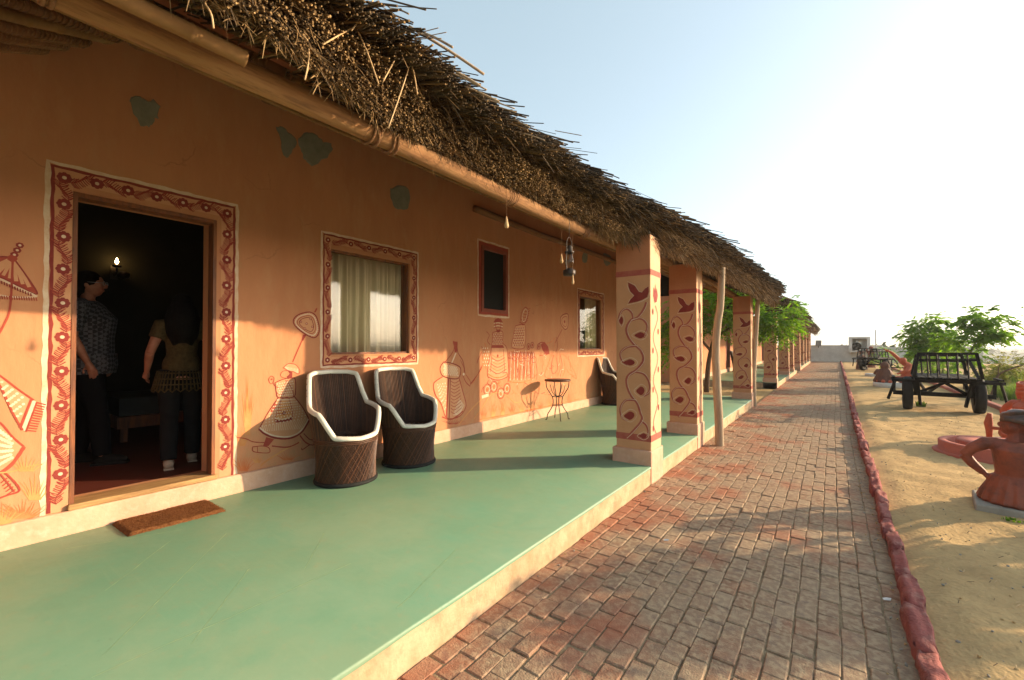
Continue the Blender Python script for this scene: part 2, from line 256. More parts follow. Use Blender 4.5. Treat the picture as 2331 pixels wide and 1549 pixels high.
# ------------------------------------------------------------------ mesh builder
class MB:
    def __init__(s): s.nl = 0; s.v = []; s.f = []; s.m = []; s.t = []; s.sm = []; s.cm = 0; s.ct = 0.0; s.cs = True
    def use(s, mi=0, tint=0.0, smooth=True): s.cm = mi; s.ct = tint; s.cs = smooth; return s
    def add(s, vs_, fs):
        b = len(s.v); s.v.extend([tuple(p) for p in vs_]); s.t.extend([s.ct] * len(vs_))
        for f in fs: s.f.append([b + i for i in f]); s.m.append(s.cm); s.sm.append(s.cs)
    def box(s, c, d, rot=None):
        x, y, z = d[0] / 2, d[1] / 2, d[2] / 2
        P = [Vector(p) for p in ((-x, -y, -z), (x, -y, -z), (x, y, -z), (-x, y, -z), (-x, -y, z), (x, -y, z), (x, y, z), (-x, y, z))]
        if rot is not None: P = [rot @ p for p in P]
        c = Vector(c); sm = s.cs; s.cs = False
        s.add([p + c for p in P], [(0, 3, 2, 1), (4, 5, 6, 7), (0, 1, 5, 4), (1, 2, 6, 5), (2, 3, 7, 6), (3, 0, 4, 7)]); s.cs = sm
    def span(s, x0, x1, y0, y1, z0, z1): s.box(((x0 + x1) / 2, (y0 + y1) / 2, (z0 + z1) / 2), (x1 - x0, y1 - y0, z1 - z0))
    def bar(s, a, b, w, h=None):
        a = Vector(a); b = Vector(b); d = b - a; q = d.to_track_quat('X', 'Z').to_matrix()
        s.box((a + b) / 2, (d.length, w, h or w), q)
    def tube(s, pts, rad, n=8, cap=True, closed=False):
        pts = [Vector(p) for p in pts]; k = len(pts)
        if not hasattr(rad, '__len__'): rad = [rad] * k
        vs_ = []; up = None
        for i, p in enumerate(pts):
            if closed: d = pts[(i + 1) % k] - pts[i - 1]
            else: d = pts[min(i + 1, k - 1)] - pts[max(i - 1, 0)]
            if d.length < 1e-9: d = Vector((0, 0, 1))
            d.normalize()
            if up is None: up = Vector((0, 0, 1)) if abs(d.z) < 0.9 else Vector((1, 0, 0))
            a = d.cross(up); a.normalize(); b = a.cross(d); up = b
            for j in range(n):
                an = 2 * math.pi * j / n; vs_.append(p + (a * math.cos(an) + b * math.sin(an)) * rad[i])
        fs = []
        for i in range(k if closed else k - 1):
            i2 = (i + 1) % k
            for j in range(n): fs.append((i * n + j, i * n + (j + 1) % n, i2 * n + (j + 1) % n, i2 * n + j))
        if cap and not closed: fs.append(tuple(range(n))[::-1]); fs.append(tuple((k - 1) * n + j for j in range(n)))
        s.add(vs_, fs)
    def ell(s, c, r, rot=None, nu=14, nv=9):
        c = Vector(c); vs_ = [];
        for i in range(nv + 1):
            th = math.pi * i / nv
            for j in range(nu):
                ph = 2 * math.pi * j / nu
                p = Vector((r[0] * math.sin(th) * math.cos(ph), r[1] * math.sin(th) * math.sin(ph), r[2] * math.cos(th)))
                if rot is not None: p = rot @ p
                vs_.append(c + p)
        s.add(vs_, [(i * nu + j, (i + 1) * nu + j, (i + 1) * nu + (j + 1) % nu, i * nu + (j + 1) % nu) for i in range(nv) for j in range(nu)])
    def lathe(s, prof, c=(0, 0, 0), n=24, fn=None):
        vs_ = []; k = len(prof)
        for (r, z) in prof:
            for j in range(n):
                an = 2 * math.pi * j / n; rr = r if fn is None else fn(r, z, an)
                vs_.append((c[0] + rr * math.cos(an), c[1] + rr * math.sin(an), c[2] + z))
        s.add(vs_, [(i * n + j, i * n + (j + 1) % n, (i + 1) * n + (j + 1) % n, (i + 1) * n + j) for i in range(k - 1) for j in range(n)])
    def poly(s, pts): s.add(pts, [tuple(range(len(pts)))])
    def build(s, name, mats, parent=None, loc=None):
        me = bpy.data.meshes.new(name); me.from_pydata(s.v, [], s.f)
        for mn in (mats if isinstance(mats, (list, tuple)) else [mats]): me.materials.append(MATS[mn])
        me.polygons.foreach_set('material_index', s.m); me.polygons.foreach_set('use_smooth', s.sm)
        if any(s.t): a = me.attributes.new('tint', 'FLOAT', 'POINT'); a.data.foreach_set('value', s.t)
        me.update(); return link(name, me, parent, loc)
def link(name, me, parent=None, loc=None, rot=None):
    o = bpy.data.objects.new(name, me); COL.objects.link(o); o.parent = parent
    if loc is not None: o.location = loc
    if rot is not None: o.rotation_euler = rot
    return o
def empty(name, loc=(0, 0, 0), rz=0.0):
    o = bpy.data.objects.new(name, None); COL.objects.link(o); o.location = loc; o.rotation_euler = (0, 0, rz); o.empty_display_size = 0.2; return o
def tag(o, label=None, cat=None, group=None, kind=None):
    if label: o['label'] = label
    if cat: o['category'] = cat
    if group: o['group'] = group
    if kind: o['kind'] = kind
    return o
def copy_tree(o, parent=None):
    c = o.copy(); COL.objects.link(c); c.parent = parent
    for ch in list(o.children): copy_tree(ch, c)
    return c
def organic(o, voxel=0.012, smooth=4):
    m = o.modifiers.new('remesh', 'REMESH'); m.mode = 'VOXEL'; m.voxel_size = voxel; m.use_smooth_shade = True
    s = o.modifiers.new('smooth', 'SMOOTH'); s.factor = 0.5; s.iterations = smooth
    return o
def fast_mesh(name, V, quads, tris, mats, qm=None, tm=None, tint=None, smooth=False):
    me = bpy.data.meshes.new(name); nq = len(quads); nt = len(tris)
    me.vertices.add(len(V)); me.vertices.foreach_set('co', np.ascontiguousarray(V, dtype=np.float32).ravel())
    me.loops.add(nq * 4 + nt * 3); me.polygons.add(nq + nt)
    li = np.concatenate([np.asarray(quads, dtype=np.int32).ravel(), np.asarray(tris, dtype=np.int32).ravel()])
    me.loops.foreach_set('vertex_index', li)
    st = np.concatenate([np.arange(nq) * 4, nq * 4 + np.arange(nt) * 3]).astype(np.int32)
    me.polygons.foreach_set('loop_start', st)
    for mn in mats: me.materials.append(MATS[mn])
    if qm is not None or tm is not None:
        mi = np.concatenate([np.zeros(nq, np.int32) if qm is None else qm, np.zeros(nt, np.int32) if tm is None else tm]).astype(np.int32)
        me.polygons.foreach_set('material_index', mi)
    if tint is not None:
        a = me.attributes.new('tint', 'FLOAT', 'POINT'); a.data.foreach_set('value', np.asarray(tint, dtype=np.float32))
    me.polygons.foreach_set('use_smooth', np.full(nq + nt, smooth, dtype=bool))
    me.update(calc_edges=True); me.validate(); return me
def smooth_curve(pts, sub=6):
    pts = [Vector(p) for p in pts]; out = []
    if len(pts) < 3: return pts
    for i in range(len(pts) - 1):
        p0 = pts[max(i - 1, 0)]; p1 = pts[i]; p2 = pts[i + 1]; p3 = pts[min(i + 2, len(pts) - 1)]
        for k in range(sub):
            t = k / sub
            out.append(0.5 * ((2 * p1) + (p2 - p0) * t + (2 * p0 - 5 * p1 + 4 * p2 - p3) * t * t + (3 * p1 - p0 - 3 * p2 + p3) * t ** 3))
    out.append(pts[-1]); return out
def interp(x, xs, ys): return float(np.interp(x, xs, ys))

# ------------------------------------------------------------------ large structure: ground, yard, path
WX = -4.2; FZ = 0.187; PX = -1.56           # wall face, veranda floor height, platform edge
KERB_Y = [-4, 3, 10, 25, 50]; KERB_X = [0.30, 0.30, 0.31, 0.42, 0.56]
def kerb_x(y): return interp(y, KERB_Y, KERB_X)
def ground_z(x, y):
    d = max(0, x - 9, y - 52, -x - 25, -y - 20)
    return -0.06 - 5.5 * (1 - math.exp(-(d / 30) ** 1.5)) - 0.002 * d * 0
g = MB().use(0)
xs = [-6000, -2500, -900, -300, -120, -60, -40, -25, -12, 0, 6, 9, 12, 16, 22, 30, 42, 60, 90, 140, 250, 500, 1000, 2500, 6000]
ys = [-6000, -2000, -600, -200, -80, -40, -20, 0, 20, 40, 52, 56, 62, 70, 82, 100, 140, 200, 320, 600, 1200, 2500, 6000]
g.add([(x, y, ground_z(x, y)) for y in ys for x in xs], [(j * len(xs) + i, j * len(xs) + i + 1, (j + 1) * len(xs) + i + 1, (j + 1) * len(xs) + i) for j in range(len(ys) - 1) for i in range(len(xs) - 1)])
tag(g.build('ground', 'plain'), kind='structure')

def sand_h(x, y):
    n1 = mnoise.noise(Vector((x * 1.1, y * 1.1, 0))) * 0.022 + mnoise.noise(Vector((x * 4.2, y * 4.2, 3))) * 0.018 + mnoise.noise(Vector((x * 12, y * 12, 7))) * 0.014
    e = kerb_x(y); k = min(1, max(0, (x - e) / 0.25))
    return (-0.035 * (1 - k)) + k * (0.012 + n1)
xs = [-14, -9, -6, -4, -2.5, -1.5, -0.5, 0.2] + list(np.arange(0.34, 3.6, 0.055)) + list(np.arange(3.7, 12.1, 0.5))
ys = list(np.arange(-4, 1.5, 0.5)) + list(np.arange(1.6, 12, 0.06)) + list(np.arange(12, 24, 0.16)) + list(np.arange(24, 52, 0.8))
sm = MB().use(0)
nx = len(xs)
sm.add([(x, y, sand_h(x, y)) for y in ys for x in xs], [(j * nx + i, j * nx + i + 1, (j + 1) * nx + i + 1, (j + 1) * nx + i) for j in range(len(ys) - 1) for i in range(nx - 1)])
tag(sm.build('sand_yard', 'sand'), kind='structure')

# brick path: base sheet + bricks
pb = MB().use(0)
pb.add([(PX - 0.02, -4, -0.0085), (kerb_x(-4) + .05, -4, -0.0085), (kerb_x(3) + .05, 3, -0.0085), (kerb_x(25) + .05, 25, -0.0085), (kerb_x(50) + .05, 50.6, -0.0085), (PX - 0.02, 50.6, -0.0085)], [(0, 1, 2, 3, 4, 5)])
path = tag(pb.build('brick_path', 'joint_sand'), kind='structure')
def brick_mesh(seed):
    rr = random.Random(seed); bm = bmesh.new(); w, l, h = 0.0472, 0.0832, 0.04
    bmesh.ops.create_cube(bm, size=2.0)
    for v in bm.verts: v.co = Vector((v.co.x * w, v.co.y * l, v.co.z * h - h))
    bmesh.ops.bevel(bm, geom=[e for e in bm.edges if any(v.co.z > -h for v in e.verts)], offset=0.004 + rr.random() * 0.004, segments=1, affect='EDGES')
    for v in bm.verts:
        n_ = mnoise.noise_vector(v.co * 25 + Vector((seed * 7.1, 0, 0))); v.co += Vector((n_.x * 0.005, n_.y * 0.005, n_.z * 0.0015))
    me = bpy.data.meshes.new('brick'); bm.to_mesh(me); bm.free(); me.materials.append(MATS['brick_single'])
    return me
BRICKS = [brick_mesh(i) for i in range(10)]
spots = []
pw = 0.0985; pl = 0.172
for r_ in range(-20, 292):
    for c_ in range(19):
        y = r_ * pl + (pl * 0.5 if c_ % 2 else 0) + (c_ * 37 % 11) * 0.004; x = PX + 0.055 + c_ * pw
        x += (y - 5) * 0.004 * c_ / 19 if y > 12 else 0
        if x > kerb_x(y) - 0.02: continue
        spots.append((x + random.uniform(-.004, .004), y + random.uniform(-.008, .008)))
def seen(x, y):
    u, v, z = pix((x, y, 0)); return z > 0.2 and -20 < u < 2350 and v < 1575
vis = [(math.hypot(x, y), x, y) for x, y in spots if seen(x, y)]; vis.sort()
near = set((x, y) for _, x, y in vis[:300])
massV = []; massT = []; massQ = []; massTr = []; base = 0
LOW = np.array([(sx * 0.0472, sy * 0.0832, -0.05) for sx, sy in ((-1, -1), (1, -1), (1, 1), (-1, 1))] + [(sx * 0.0472, sy * 0.0832, -0.006) for sx, sy in ((-1, -1), (1, -1), (1, 1), (-1, 1))] + [(sx * 0.0430, sy * 0.0790, 0.0) for sx, sy in ((-1, -1), (1, -1), (1, 1), (-1, 1))])
LOWQ = np.array([(0, 1, 5, 4), (1, 2, 6, 5), (2, 3, 7, 6), (3, 0, 4, 7), (4, 5, 9, 8), (5, 6, 10, 9), (6, 7, 11, 10), (7, 4, 8, 11), (8, 9, 10, 11)])
k = 0
for x, y in spots:
    z = random.uniform(-0.004, 0.002) + (random.uniform(.003, .008) if random.random() < .08 else 0) + 0.004 * mnoise.noise(Vector((x * 1.5, y * 1.5, 5))); rot = (random.uniform(-.012, .012), random.uniform(-.025, .025), random.uniform(-.025, .025))
    if (x, y) in near:
        b_ = link('brick', BRICKS[k % 10], path, (x, y, z), rot); k += 1
    else:
        P = LOW @ np.array(Euler(rot).to_matrix()).T + np.array((x, y, z)); massV.append(P); massQ.append(LOWQ + base); base += 12; massT.extend([random.random()] * 12)
me = fast_mesh('brick_field', np.concatenate(massV), np.concatenate(massQ), np.zeros((0, 3), int), ['brick_mass'], tint=massT)
tag(link('brick_field', me, path), kind='stuff')

# ------------------------------------------------------------------ huts
class Paint(MB):
    """Flat painted marks on a plane; to3(a, b, lift) turns plane coordinates into space."""
    def __init__(s, to3): super().__init__(); s.to3 = to3
    def ribbon(s, pts, w, mi, lift=0.002, closed=False, taper=False, wob=0.12):
        s.nl += 1; lift += (s.nl % 220) * 3e-6
        pts = [Vector((p[0], p[1])) for p in pts]; k = len(pts); L = []; Rr = []
        for i, p in enumerate(pts):
            d = (pts[(i + 1) % k] - pts[i - 1]) if closed else (pts[min(i + 1, k - 1)] - pts[max(i - 1, 0)])
            if d.length < 1e-9: d = Vector((1, 0))
            d.normalize(); n_ = Vector((-d.y, d.x)); ww = w * (1 + random.uniform(-wob, wob)) / 2
            if taper: ww *= max(0.12, 1 - i / (k - 1))
            L.append(p + n_ * ww); Rr.append(p - n_ * ww)
        s.use(mi, 0, False)
        v = [s.to3(q.x, q.y, lift) for q in L] + [s.to3(q.x, q.y, lift) for q in Rr]
        s.add(v, [(i, (i + 1) % k, k + (i + 1) % k, k + i) for i in range(k if closed else k - 1)])
    def curve(s, pts, w, mi, lift=0.002, sub=6, **kw): s.ribbon(smooth_curve([(p[0], p[1], 0) for p in pts], sub), w, mi, lift, **kw)
    def fill(s, pts, mi, lift=0.0015): s.nl += 1; lift += (s.nl % 220) * 3e-6; s.use(mi, 0, False); s.poly([s.to3(p[0], p[1], lift) for p in pts])
    def disc(s, c, r, mi, lift=0.003, n=9, ry=None, rot=0.0):
        ry = ry or r; ca, sa = math.cos(rot), math.sin(rot); P = []
        for j in range(n):
            an = 2 * math.pi * j / n; x = r * math.cos(an); y = ry * math.sin(an); P.append((c[0] + x * ca - y * sa, c[1] + x * sa + y * ca))
        s.fill(P, mi, lift)
    def ring(s, c, r, w, mi, lift=0.003, n=14, ry=None, rot=0.0):
        ry = ry or r; ca, sa = math.cos(rot), math.sin(rot); P = []
        for j in range(n):
            an = 2 * math.pi * j / n; x = r * math.cos(an); y = ry * math.sin(an); P.append((c[0] + x * ca - y * sa, c[1] + x * sa + y * ca))
        s.ribbon(P, w, mi, lift, closed=True)
PAINTS = ['paint_red', 'paint_deep', 'paint_orange', 'paint_ochre', 'paint_white', 'paint_pale']
RED, DEEP, ORANGE, OCHRE, WHITE, PALE = range(6)

def wall_panels(mb, x0, x1, y0, y1, z0, z1, holes):
    yb = sorted({y0, y1, *[h[0] for h in holes], *[h[1] for h in holes]}); zb = sorted({z0, z1, *[h[2] for h in holes], *[h[3] for h in holes]})
    # merge cells into tall strips where no hole interrupts them
    for i in range(len(yb) - 1):
        run = None
        for j in range(len(zb) - 1):
            yc = (yb[i] + yb[i + 1]) / 2; zc = (zb[j] + zb[j + 1]) / 2
            hole = any(h[0] < yc < h[1] and h[2] < zc < h[3] for h in holes)
            if not hole: run = (run[0], zb[j + 1]) if run else (zb[j], zb[j + 1])
            if (hole or j == len(zb) - 2) and run: mb.span(x0, x1, yb[i], yb[i + 1], run[0], run[1]); run = None

# pillar prototype meshes in pillar coordinates: x across (right = outer face at 0), y depth from front face, z up from the path
def vine_mesh(seed=0):
    sc = 2.871
    def loc(x, y):
        if seed: x, y = x + 9 * math.sin(y * .009 + seed * 2.1), y + 14 * math.sin(x * .015 + y * .004 + seed * 1.7)
        p = on_plane(1390 + x / sc, 560 + y / sc, 1, 4.655); return (p.x - PX, p.z)
    P = Paint(lambda a, b, l_: (a, 0.035 - l_, b))
    def cv(pts, w, mi=0, lift=0.002): P.curve([loc(*q) for q in pts], w, mi, lift)
    stem = [(235, 370), (215, 420), (175, 470), (130, 490), (105, 540), (115, 590), (150, 640), (195, 680), (215, 730), (205, 770), (165, 815), (115, 850), (105, 900), (130, 970), (175, 1030), (195, 1090), (205, 1140), (150, 1210), (100, 1258)]
    curls = [[(150, 485), (140, 440), (105, 412), (70, 432), (55, 480), (72, 522)], [(130, 490), (190, 475), (230, 500), (240, 540), (215, 600)],
             [(175, 655), (110, 662), (65, 700), (75, 750), (110, 778)], [(160, 822), (220, 840), (255, 900), (250, 958), (212, 982)],
             [(165, 1010), (100, 1010), (65, 1060), (75, 1120), (110, 1142)], [(200, 1142), (235, 1175), (247, 1220), (225, 1256), (192, 1256)]]
    cv(stem, 0.030, 0); cv([(x + 7, y) for x, y in stem], 0.006, 2, 0.003)
    for c_ in curls: cv(c_, 0.024, 0); cv([(x + 4, y - 4) for x, y in c_], 0.005, 2, 0.003)
    for (x, y, rx, ry, ro) in [(70, 488, 10, 25, 0.1), (190, 585, 27, 20, 0.2), (122, 762, 29, 20, -0.2), (195, 948, 22, 28, 0.3), (122, 1110, 28, 27, 0.5), (212, 1242, 20, 17, 0.0)]:
        def blob(sf): return [loc(x + sf * rx * (1 + 0.28 * math.cos(2 * a + ro)) * math.cos(a), y + sf * ry * (1 + 0.28 * math.cos(a)) * math.sin(a)) for a in [i * math.pi / 7 for i in range(14)]]
        P.fill(blob(1.0), 1, 0.003); P.ribbon(blob(1.5), 0.006, 2, 0.0025, closed=True)
    leaf = [(115, 240), (160, 262), (185, 300), (205, 305), (225, 280), (248, 265), (250, 300), (240, 335), (205, 355), (175, 365), (115, 378), (130, 350), (155, 325), (130, 300), (118, 270)]
    P.fill([loc(*q) for q in leaf], 1, 0.003)
    cx = sum(q[0] for q in leaf) / 15; cy = sum(q[1] for q in leaf) / 15
    P.ribbon([loc(cx + (q[0] - cx) * 1.13, cy + (q[1] - cy) * 1.13) for q in leaf], 0.007, 2, 0.0025, closed=True)
    # bands round front and outer face
    for (z0, z1) in ((2.225, 2.285), (0.435, 0.505)):
        for (a, b) in (((-0.396, 0.0325), (0.0, 0.0325)),):
            P.use(0, 0, False); P.add([(-0.395, 0.0325, z0), (-0.0045, 0.0325, z0), (-0.0045, 0.0325, z1), (-0.395, 0.0325, z1)], [(0, 1, 2, 3)])
            P.add([(-0.0025, 0.0325, z0), (-0.0025, 0.375, z0), (-0.0025, 0.375, z1), (-0.0025, 0.0325, z1)], [(0, 1, 2, 3)])
    S = Paint(lambda a, b, l_: (-0.005 + l_, a, b)); S.v, S.f, S.m, S.t, S.sm = P.v, P.f, P.m, P.t, P.sm
    S.fill([(0.12, 2.0), (0.17, 1.93), (0.24, 1.95), (0.27, 2.02), (0.24, 2.10), (0.21, 2.06), (0.19, 2.14), (0.165, 2.06), (0.13, 2.10)], 1, 0.003)
    zz = [1.9 - i * 0.07 for i in range(21)]
    S.curve([(0.19 + 0.075 * math.sin(i * 0.95), z) for i, z in enumerate(zz)], 0.018, 0, 0.002)
    for i, z in enumerate(zz[1:-1:3]): S.disc((0.19 + (0.09 if i % 2 else -0.085), z), 0.022, 1, 0.003, ry=0.034)
    me_o = P.build('painted_vine', ['paint_vine', 'paint_deep', 'paint_white']); me = me_o.data; bpy.data.objects.remove(me_o); return me
VINES = [vine_mesh(i) for i in range(4)]
def temp_mesh(mb, name, mats):
    o = mb.build(name, mats); me = o.data; bpy.data.objects.remove(o); return me
mb = MB().use(0); mb.span(-0.395, -0.005, 0.035, 0.38, FZ - 0.05, 2.255); mb.use(1); mb.span(-0.395, -0.005, 0.035, 0.38, 2.255, 2.66); mb.m[3] = 2; mb.m[9] = 2; PILLAR = temp_mesh(mb, 'pillar', ['pillar_plaster', 'pillar_head', 'pillar_sunlit'])
mb = MB().use(0); mb.span(-0.43, 0.010, 0.0, 0.40, -0.05, FZ + 0.155); PLINTH = temp_mesh(mb, 'plinth', ['plinth_paint'])
VC = [0]
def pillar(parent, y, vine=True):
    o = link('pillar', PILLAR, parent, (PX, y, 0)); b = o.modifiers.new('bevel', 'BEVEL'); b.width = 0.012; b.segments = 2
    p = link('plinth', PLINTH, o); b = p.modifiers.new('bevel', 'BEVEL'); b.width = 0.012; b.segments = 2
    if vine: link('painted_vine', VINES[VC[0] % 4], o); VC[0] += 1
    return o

def reeds(n, ys_, Bx, Bz, Tx, Tz, y0, y1, rlo, rhi, sides=5, seed=1, dense_low=True):
    rg = np.random.default_rng(seed)
    Y = rg.uniform(y0, y1, n); f = rg.random(n)
    gapm = (f > 0.49) & (f < 0.64); f = np.where(gapm & (rg.random(n) < 0.8), f * 0.5, f)
    clump = np.array([mnoise.noise(Vector((y * 1.3, ff * 2.5, seed))) for y, ff in zip(Y, f)])
    clump2 = np.array([mnoise.noise(Vector((y * 5.0, ff * 5.0, seed + 9))) for y, ff in zip(Y, f)])
    upper = f > 0.56
    bx = np.interp(Y, ys_, Bx); bz = np.interp(Y, ys_, Bz); tx = np.interp(Y, ys_, Tx); tz = np.interp(Y, ys_, Tz)
    X = bx + (tx - bx) * f + clump * 0.10 + clump2 * 0.045 + rg.normal(0, 0.018, n)
    Z = bz + (tz - bz) * f + clump2 * 0.02 + rg.normal(0, 0.012, n)
    X = X + np.where(upper, 0.05 + rg.exponential(0.035, n), 0.0); X = np.where(gapm, X - 0.17, X)
    droop = -0.46 + rg.normal(0, 0.10, n) + np.where(upper, 0.05, 0) + clump * 0.15
    D = np.stack([np.ones(n), rg.normal(0, 0.17, n) + clump2 * 0.3, droop], 1); D /= np.linalg.norm(D, axis=1)[:, None]
    Lg = rg.uniform(0.20, 0.38, n); E = np.stack([X, Y, Z], 1); S = E - D * Lg[:, None]
    rad = rg.uniform(rlo, rhi, n) * np.where(rg.random(n) < .35, .6, 1.0)
    A = np.cross(D, np.array([0, 1.0, 0.03])); A /= np.linalg.norm(A, axis=1)[:, None]; Bv = np.cross(D, A)
    V = np.zeros((n, sides * 2, 3))
    for j in range(sides):
        an = 2 * math.pi * j / sides; off = (A * math.cos(an) + Bv * math.sin(an)) * rad[:, None]
        V[:, j] = S + off; V[:, sides + j] = E + off
    q = np.array([(j, (j + 1) % sides, sides + (j + 1) % sides, sides + j) for j in range(sides)]); t = np.array([(sides, sides + j, sides + j + 1) for j in range(1, sides - 1)])
    bs = (np.arange(n) * sides * 2)
    Q = (q[None] + bs[:, None, None]).reshape(-1, 4); T = (t[None] + bs[:, None, None]).reshape(-1, 3)
    tint = np.clip(rg.beta(1.3, 2.1, n) + clump * 0.35, 0, 1)
    grey = upper & (rg.random(n) < 0.75)
    qm = np.repeat(np.where(grey, 2, 0), sides); tm = np.repeat(np.where(grey, 2, 1), sides - 2)
    return V.reshape(-1, 3), Q, T, qm, tm, np.repeat(tint, sides * 2)
def straws(n, ys_, Bx, Bz, Tx, Tz, y0, y1, seed, w=0.004, lmin=0.06, lmax=0.2, flo=0.0, fhi=1.0, out=0.5, mi=0):
    """thin drooping straws, three-point ribbons"""
    rg = np.random.default_rng(seed); Y = rg.uniform(y0, y1, n); f = rg.uniform(flo, fhi, n)
    bx = np.interp(Y, ys_, Bx); bz = np.interp(Y, ys_, Bz); tx = np.interp(Y, ys_, Tx); tz = np.interp(Y, ys_, Tz)
    P0 = np.stack([bx + (tx - bx) * f - 0.05, Y, bz + (tz - bz) * f + 0.02], 1)
    D = np.stack([out + rg.normal(0, 0.3, n), rg.normal(0, 0.5, n), -0.45 + rg.normal(0, 0.25, n)], 1); D /= np.linalg.norm(D, axis=1)[:, None]
    L = rg.uniform(lmin, lmax, n)[:, None]; P1 = P0 + D * L * 0.6; P2 = P1 + (D + np.array([0, 0, -0.5])) * L * 0.5
    W = np.cross(D, rg.normal(0, 1, (n, 3))); W = W / np.linalg.norm(W, axis=1)[:, None] * w
    V = np.stack([P0 - W, P0 + W, P1 - W, P1 + W, P2 - W * 0.4, P2 + W * 0.4], 1)
    b = np.arange(n) * 6; Q = (np.array([(0, 1, 3, 2), (2, 3, 5, 4)])[None] + b[:, None, None]).reshape(-1, 4)
    return V.reshape(-1, 3), Q, np.zeros((0, 3), int), np.where(rg.random(n * 2) < 0.3, 2 if mi == 0 else 0, mi), np.zeros(0, int), np.repeat(rg.beta(1.8, 1.8, n), 6)
def merge(parts):
    V = []; Q = []; T = []; qm = []; tm = []; ti = []; b = 0
    for v, q, t, a, c, d in parts: V.append(v); Q.append(q + b); T.append(t + b); qm.append(a); tm.append(c); ti.append(d); b += len(v)
    return [np.concatenate(k) for k in (V, Q, T, qm, tm, ti)]

RIDGE = -6.3; SLOPE = 0.48
def roof(hut, ys_, Bx, Bz, Tx, Tz, y0, y1, sets):
    c = MB().use(0, 0, False); yy = list(np.arange(y0, y1, 0.25)) + [y1]; rows = []
    for y in yy:
        bx, bz, tx, tz = [interp(y, ys_, a) for a in (Bx, Bz, Tx, Tz)]
        wv = mnoise.noise(Vector((y * 2, 1, 1))) * 0.02; bx -= 0.16; tx -= 0.16
        rt = tz + SLOPE * (tx - RIDGE); rb = bz + 0.10 + SLOPE * (bx - RIDGE)
        rows += [(bx, y, bz + 0.06), (tx, y, tz - 0.02 + wv), (RIDGE, y, rt), (RIDGE - (tx - RIDGE), y, tz), (RIDGE - (bx - RIDGE), y, bz), (RIDGE, y, rb)]
    k = len(yy); c.add(rows, [(i * 6 + j, (i + 1) * 6 + j, (i + 1) * 6 + (j + 1) % 6, i * 6 + (j + 1) % 6) for i in range(k - 1) for j in range(6)] + [(0, 1, 2, 5), (2, 3, 4, 5), ((k - 1) * 6 + 5, (k - 1) * 6 + 2, (k - 1) * 6 + 1, (k - 1) * 6), ((k - 1) * 6 + 5, (k - 1) * 6 + 4, (k - 1) * 6 + 3, (k - 1) * 6 + 2)])
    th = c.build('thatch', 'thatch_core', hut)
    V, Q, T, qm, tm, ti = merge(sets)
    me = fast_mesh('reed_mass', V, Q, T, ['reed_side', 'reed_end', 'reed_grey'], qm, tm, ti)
    tag(link('reed_mass', me, th), kind='stuff'); return th
def gable_reeds(n, y, x0, x1, zf, seed, r=0.006):
    rg = np.random.default_rng(seed); X = rg.uniform(x0, x1, n); h = rg.random(n)
    E = np.stack([X + rg.normal(0, .05, n), y + rg.exponential(0.10, n) - 0.1, np.array([zf(x) for x in X]) + 0.36 * h], 1)
    D = np.stack([0.35 + rg.normal(0, .35, n), np.ones(n), rg.normal(-.1, .25, n)], 1); D /= np.linalg.norm(D, axis=1)[:, None]
    S = E - D * rg.uniform(.25, .5, n)[:, None]; A = np.cross(D, np.array([0, 0.03, 1.0])); A /= np.linalg.norm(A, axis=1)[:, None]; B = np.cross(D, A)
    V = np.zeros((n, 6, 3))
    for j in range(3):
        an = 2 * math.pi * j / 3; off = (A * math.cos(an) + B * math.sin(an)) * r; V[:, j] = S + off; V[:, 3 + j] = E + off
    bs = np.arange(n) * 6; Q = (np.array([(0, 1, 4, 3), (1, 2, 5, 4), (2, 0, 3, 5)])[None] + bs[:, None, None]).reshape(-1, 4); T = (np.array([(3, 4, 5)])[None] + bs[:, None, None]).reshape(-1, 3)
    return V.reshape(-1, 3), Q, T, np.where(rg.random(n * 3) < .5, 2, 0), np.ones(n, int), np.repeat(rg.beta(1.6, 2, n), 6)

# ---- near hut
hut = tag(empty('thatched_hut', (0, 0, 0)), 'large near thatched hut with peach painted wall, open door and green veranda', 'hut', 'thatched huts along the brick path')
DOOR = (0.65, 1.52, 0.37, 2.52); WIN1 = (2.56, 3.62, 1.37, 2.475); WIN2 = (4.985, 5.625, 1.97, 2.96); WIN3 = (8.12, 9.17, 1.385, 2.50)
w = MB().use(0); wall_panels(w, WX - 0.28, WX, -3.2, 12.2, 0.0, 4.0, [DOOR, WIN1, WIN2, WIN3])
wall = w.build('wall', 'wall_plaster', hut)
w = MB().use(0); w.span(WX - 6, WX - 0.281, 11.95, 12.2, 0, 3.46); w.build('end_wall', 'wall_plaster', hut)
w = MB().use(0); w.span(WX + 0.0005, WX + 0.032, -3.2, 12.2, FZ - 0.02, 0.345); sk = w.build('skirting', 'plinth_paint', hut)
b = sk.modifiers.new('bevel', 'BEVEL'); b.width = 0.01; b.segments = 2
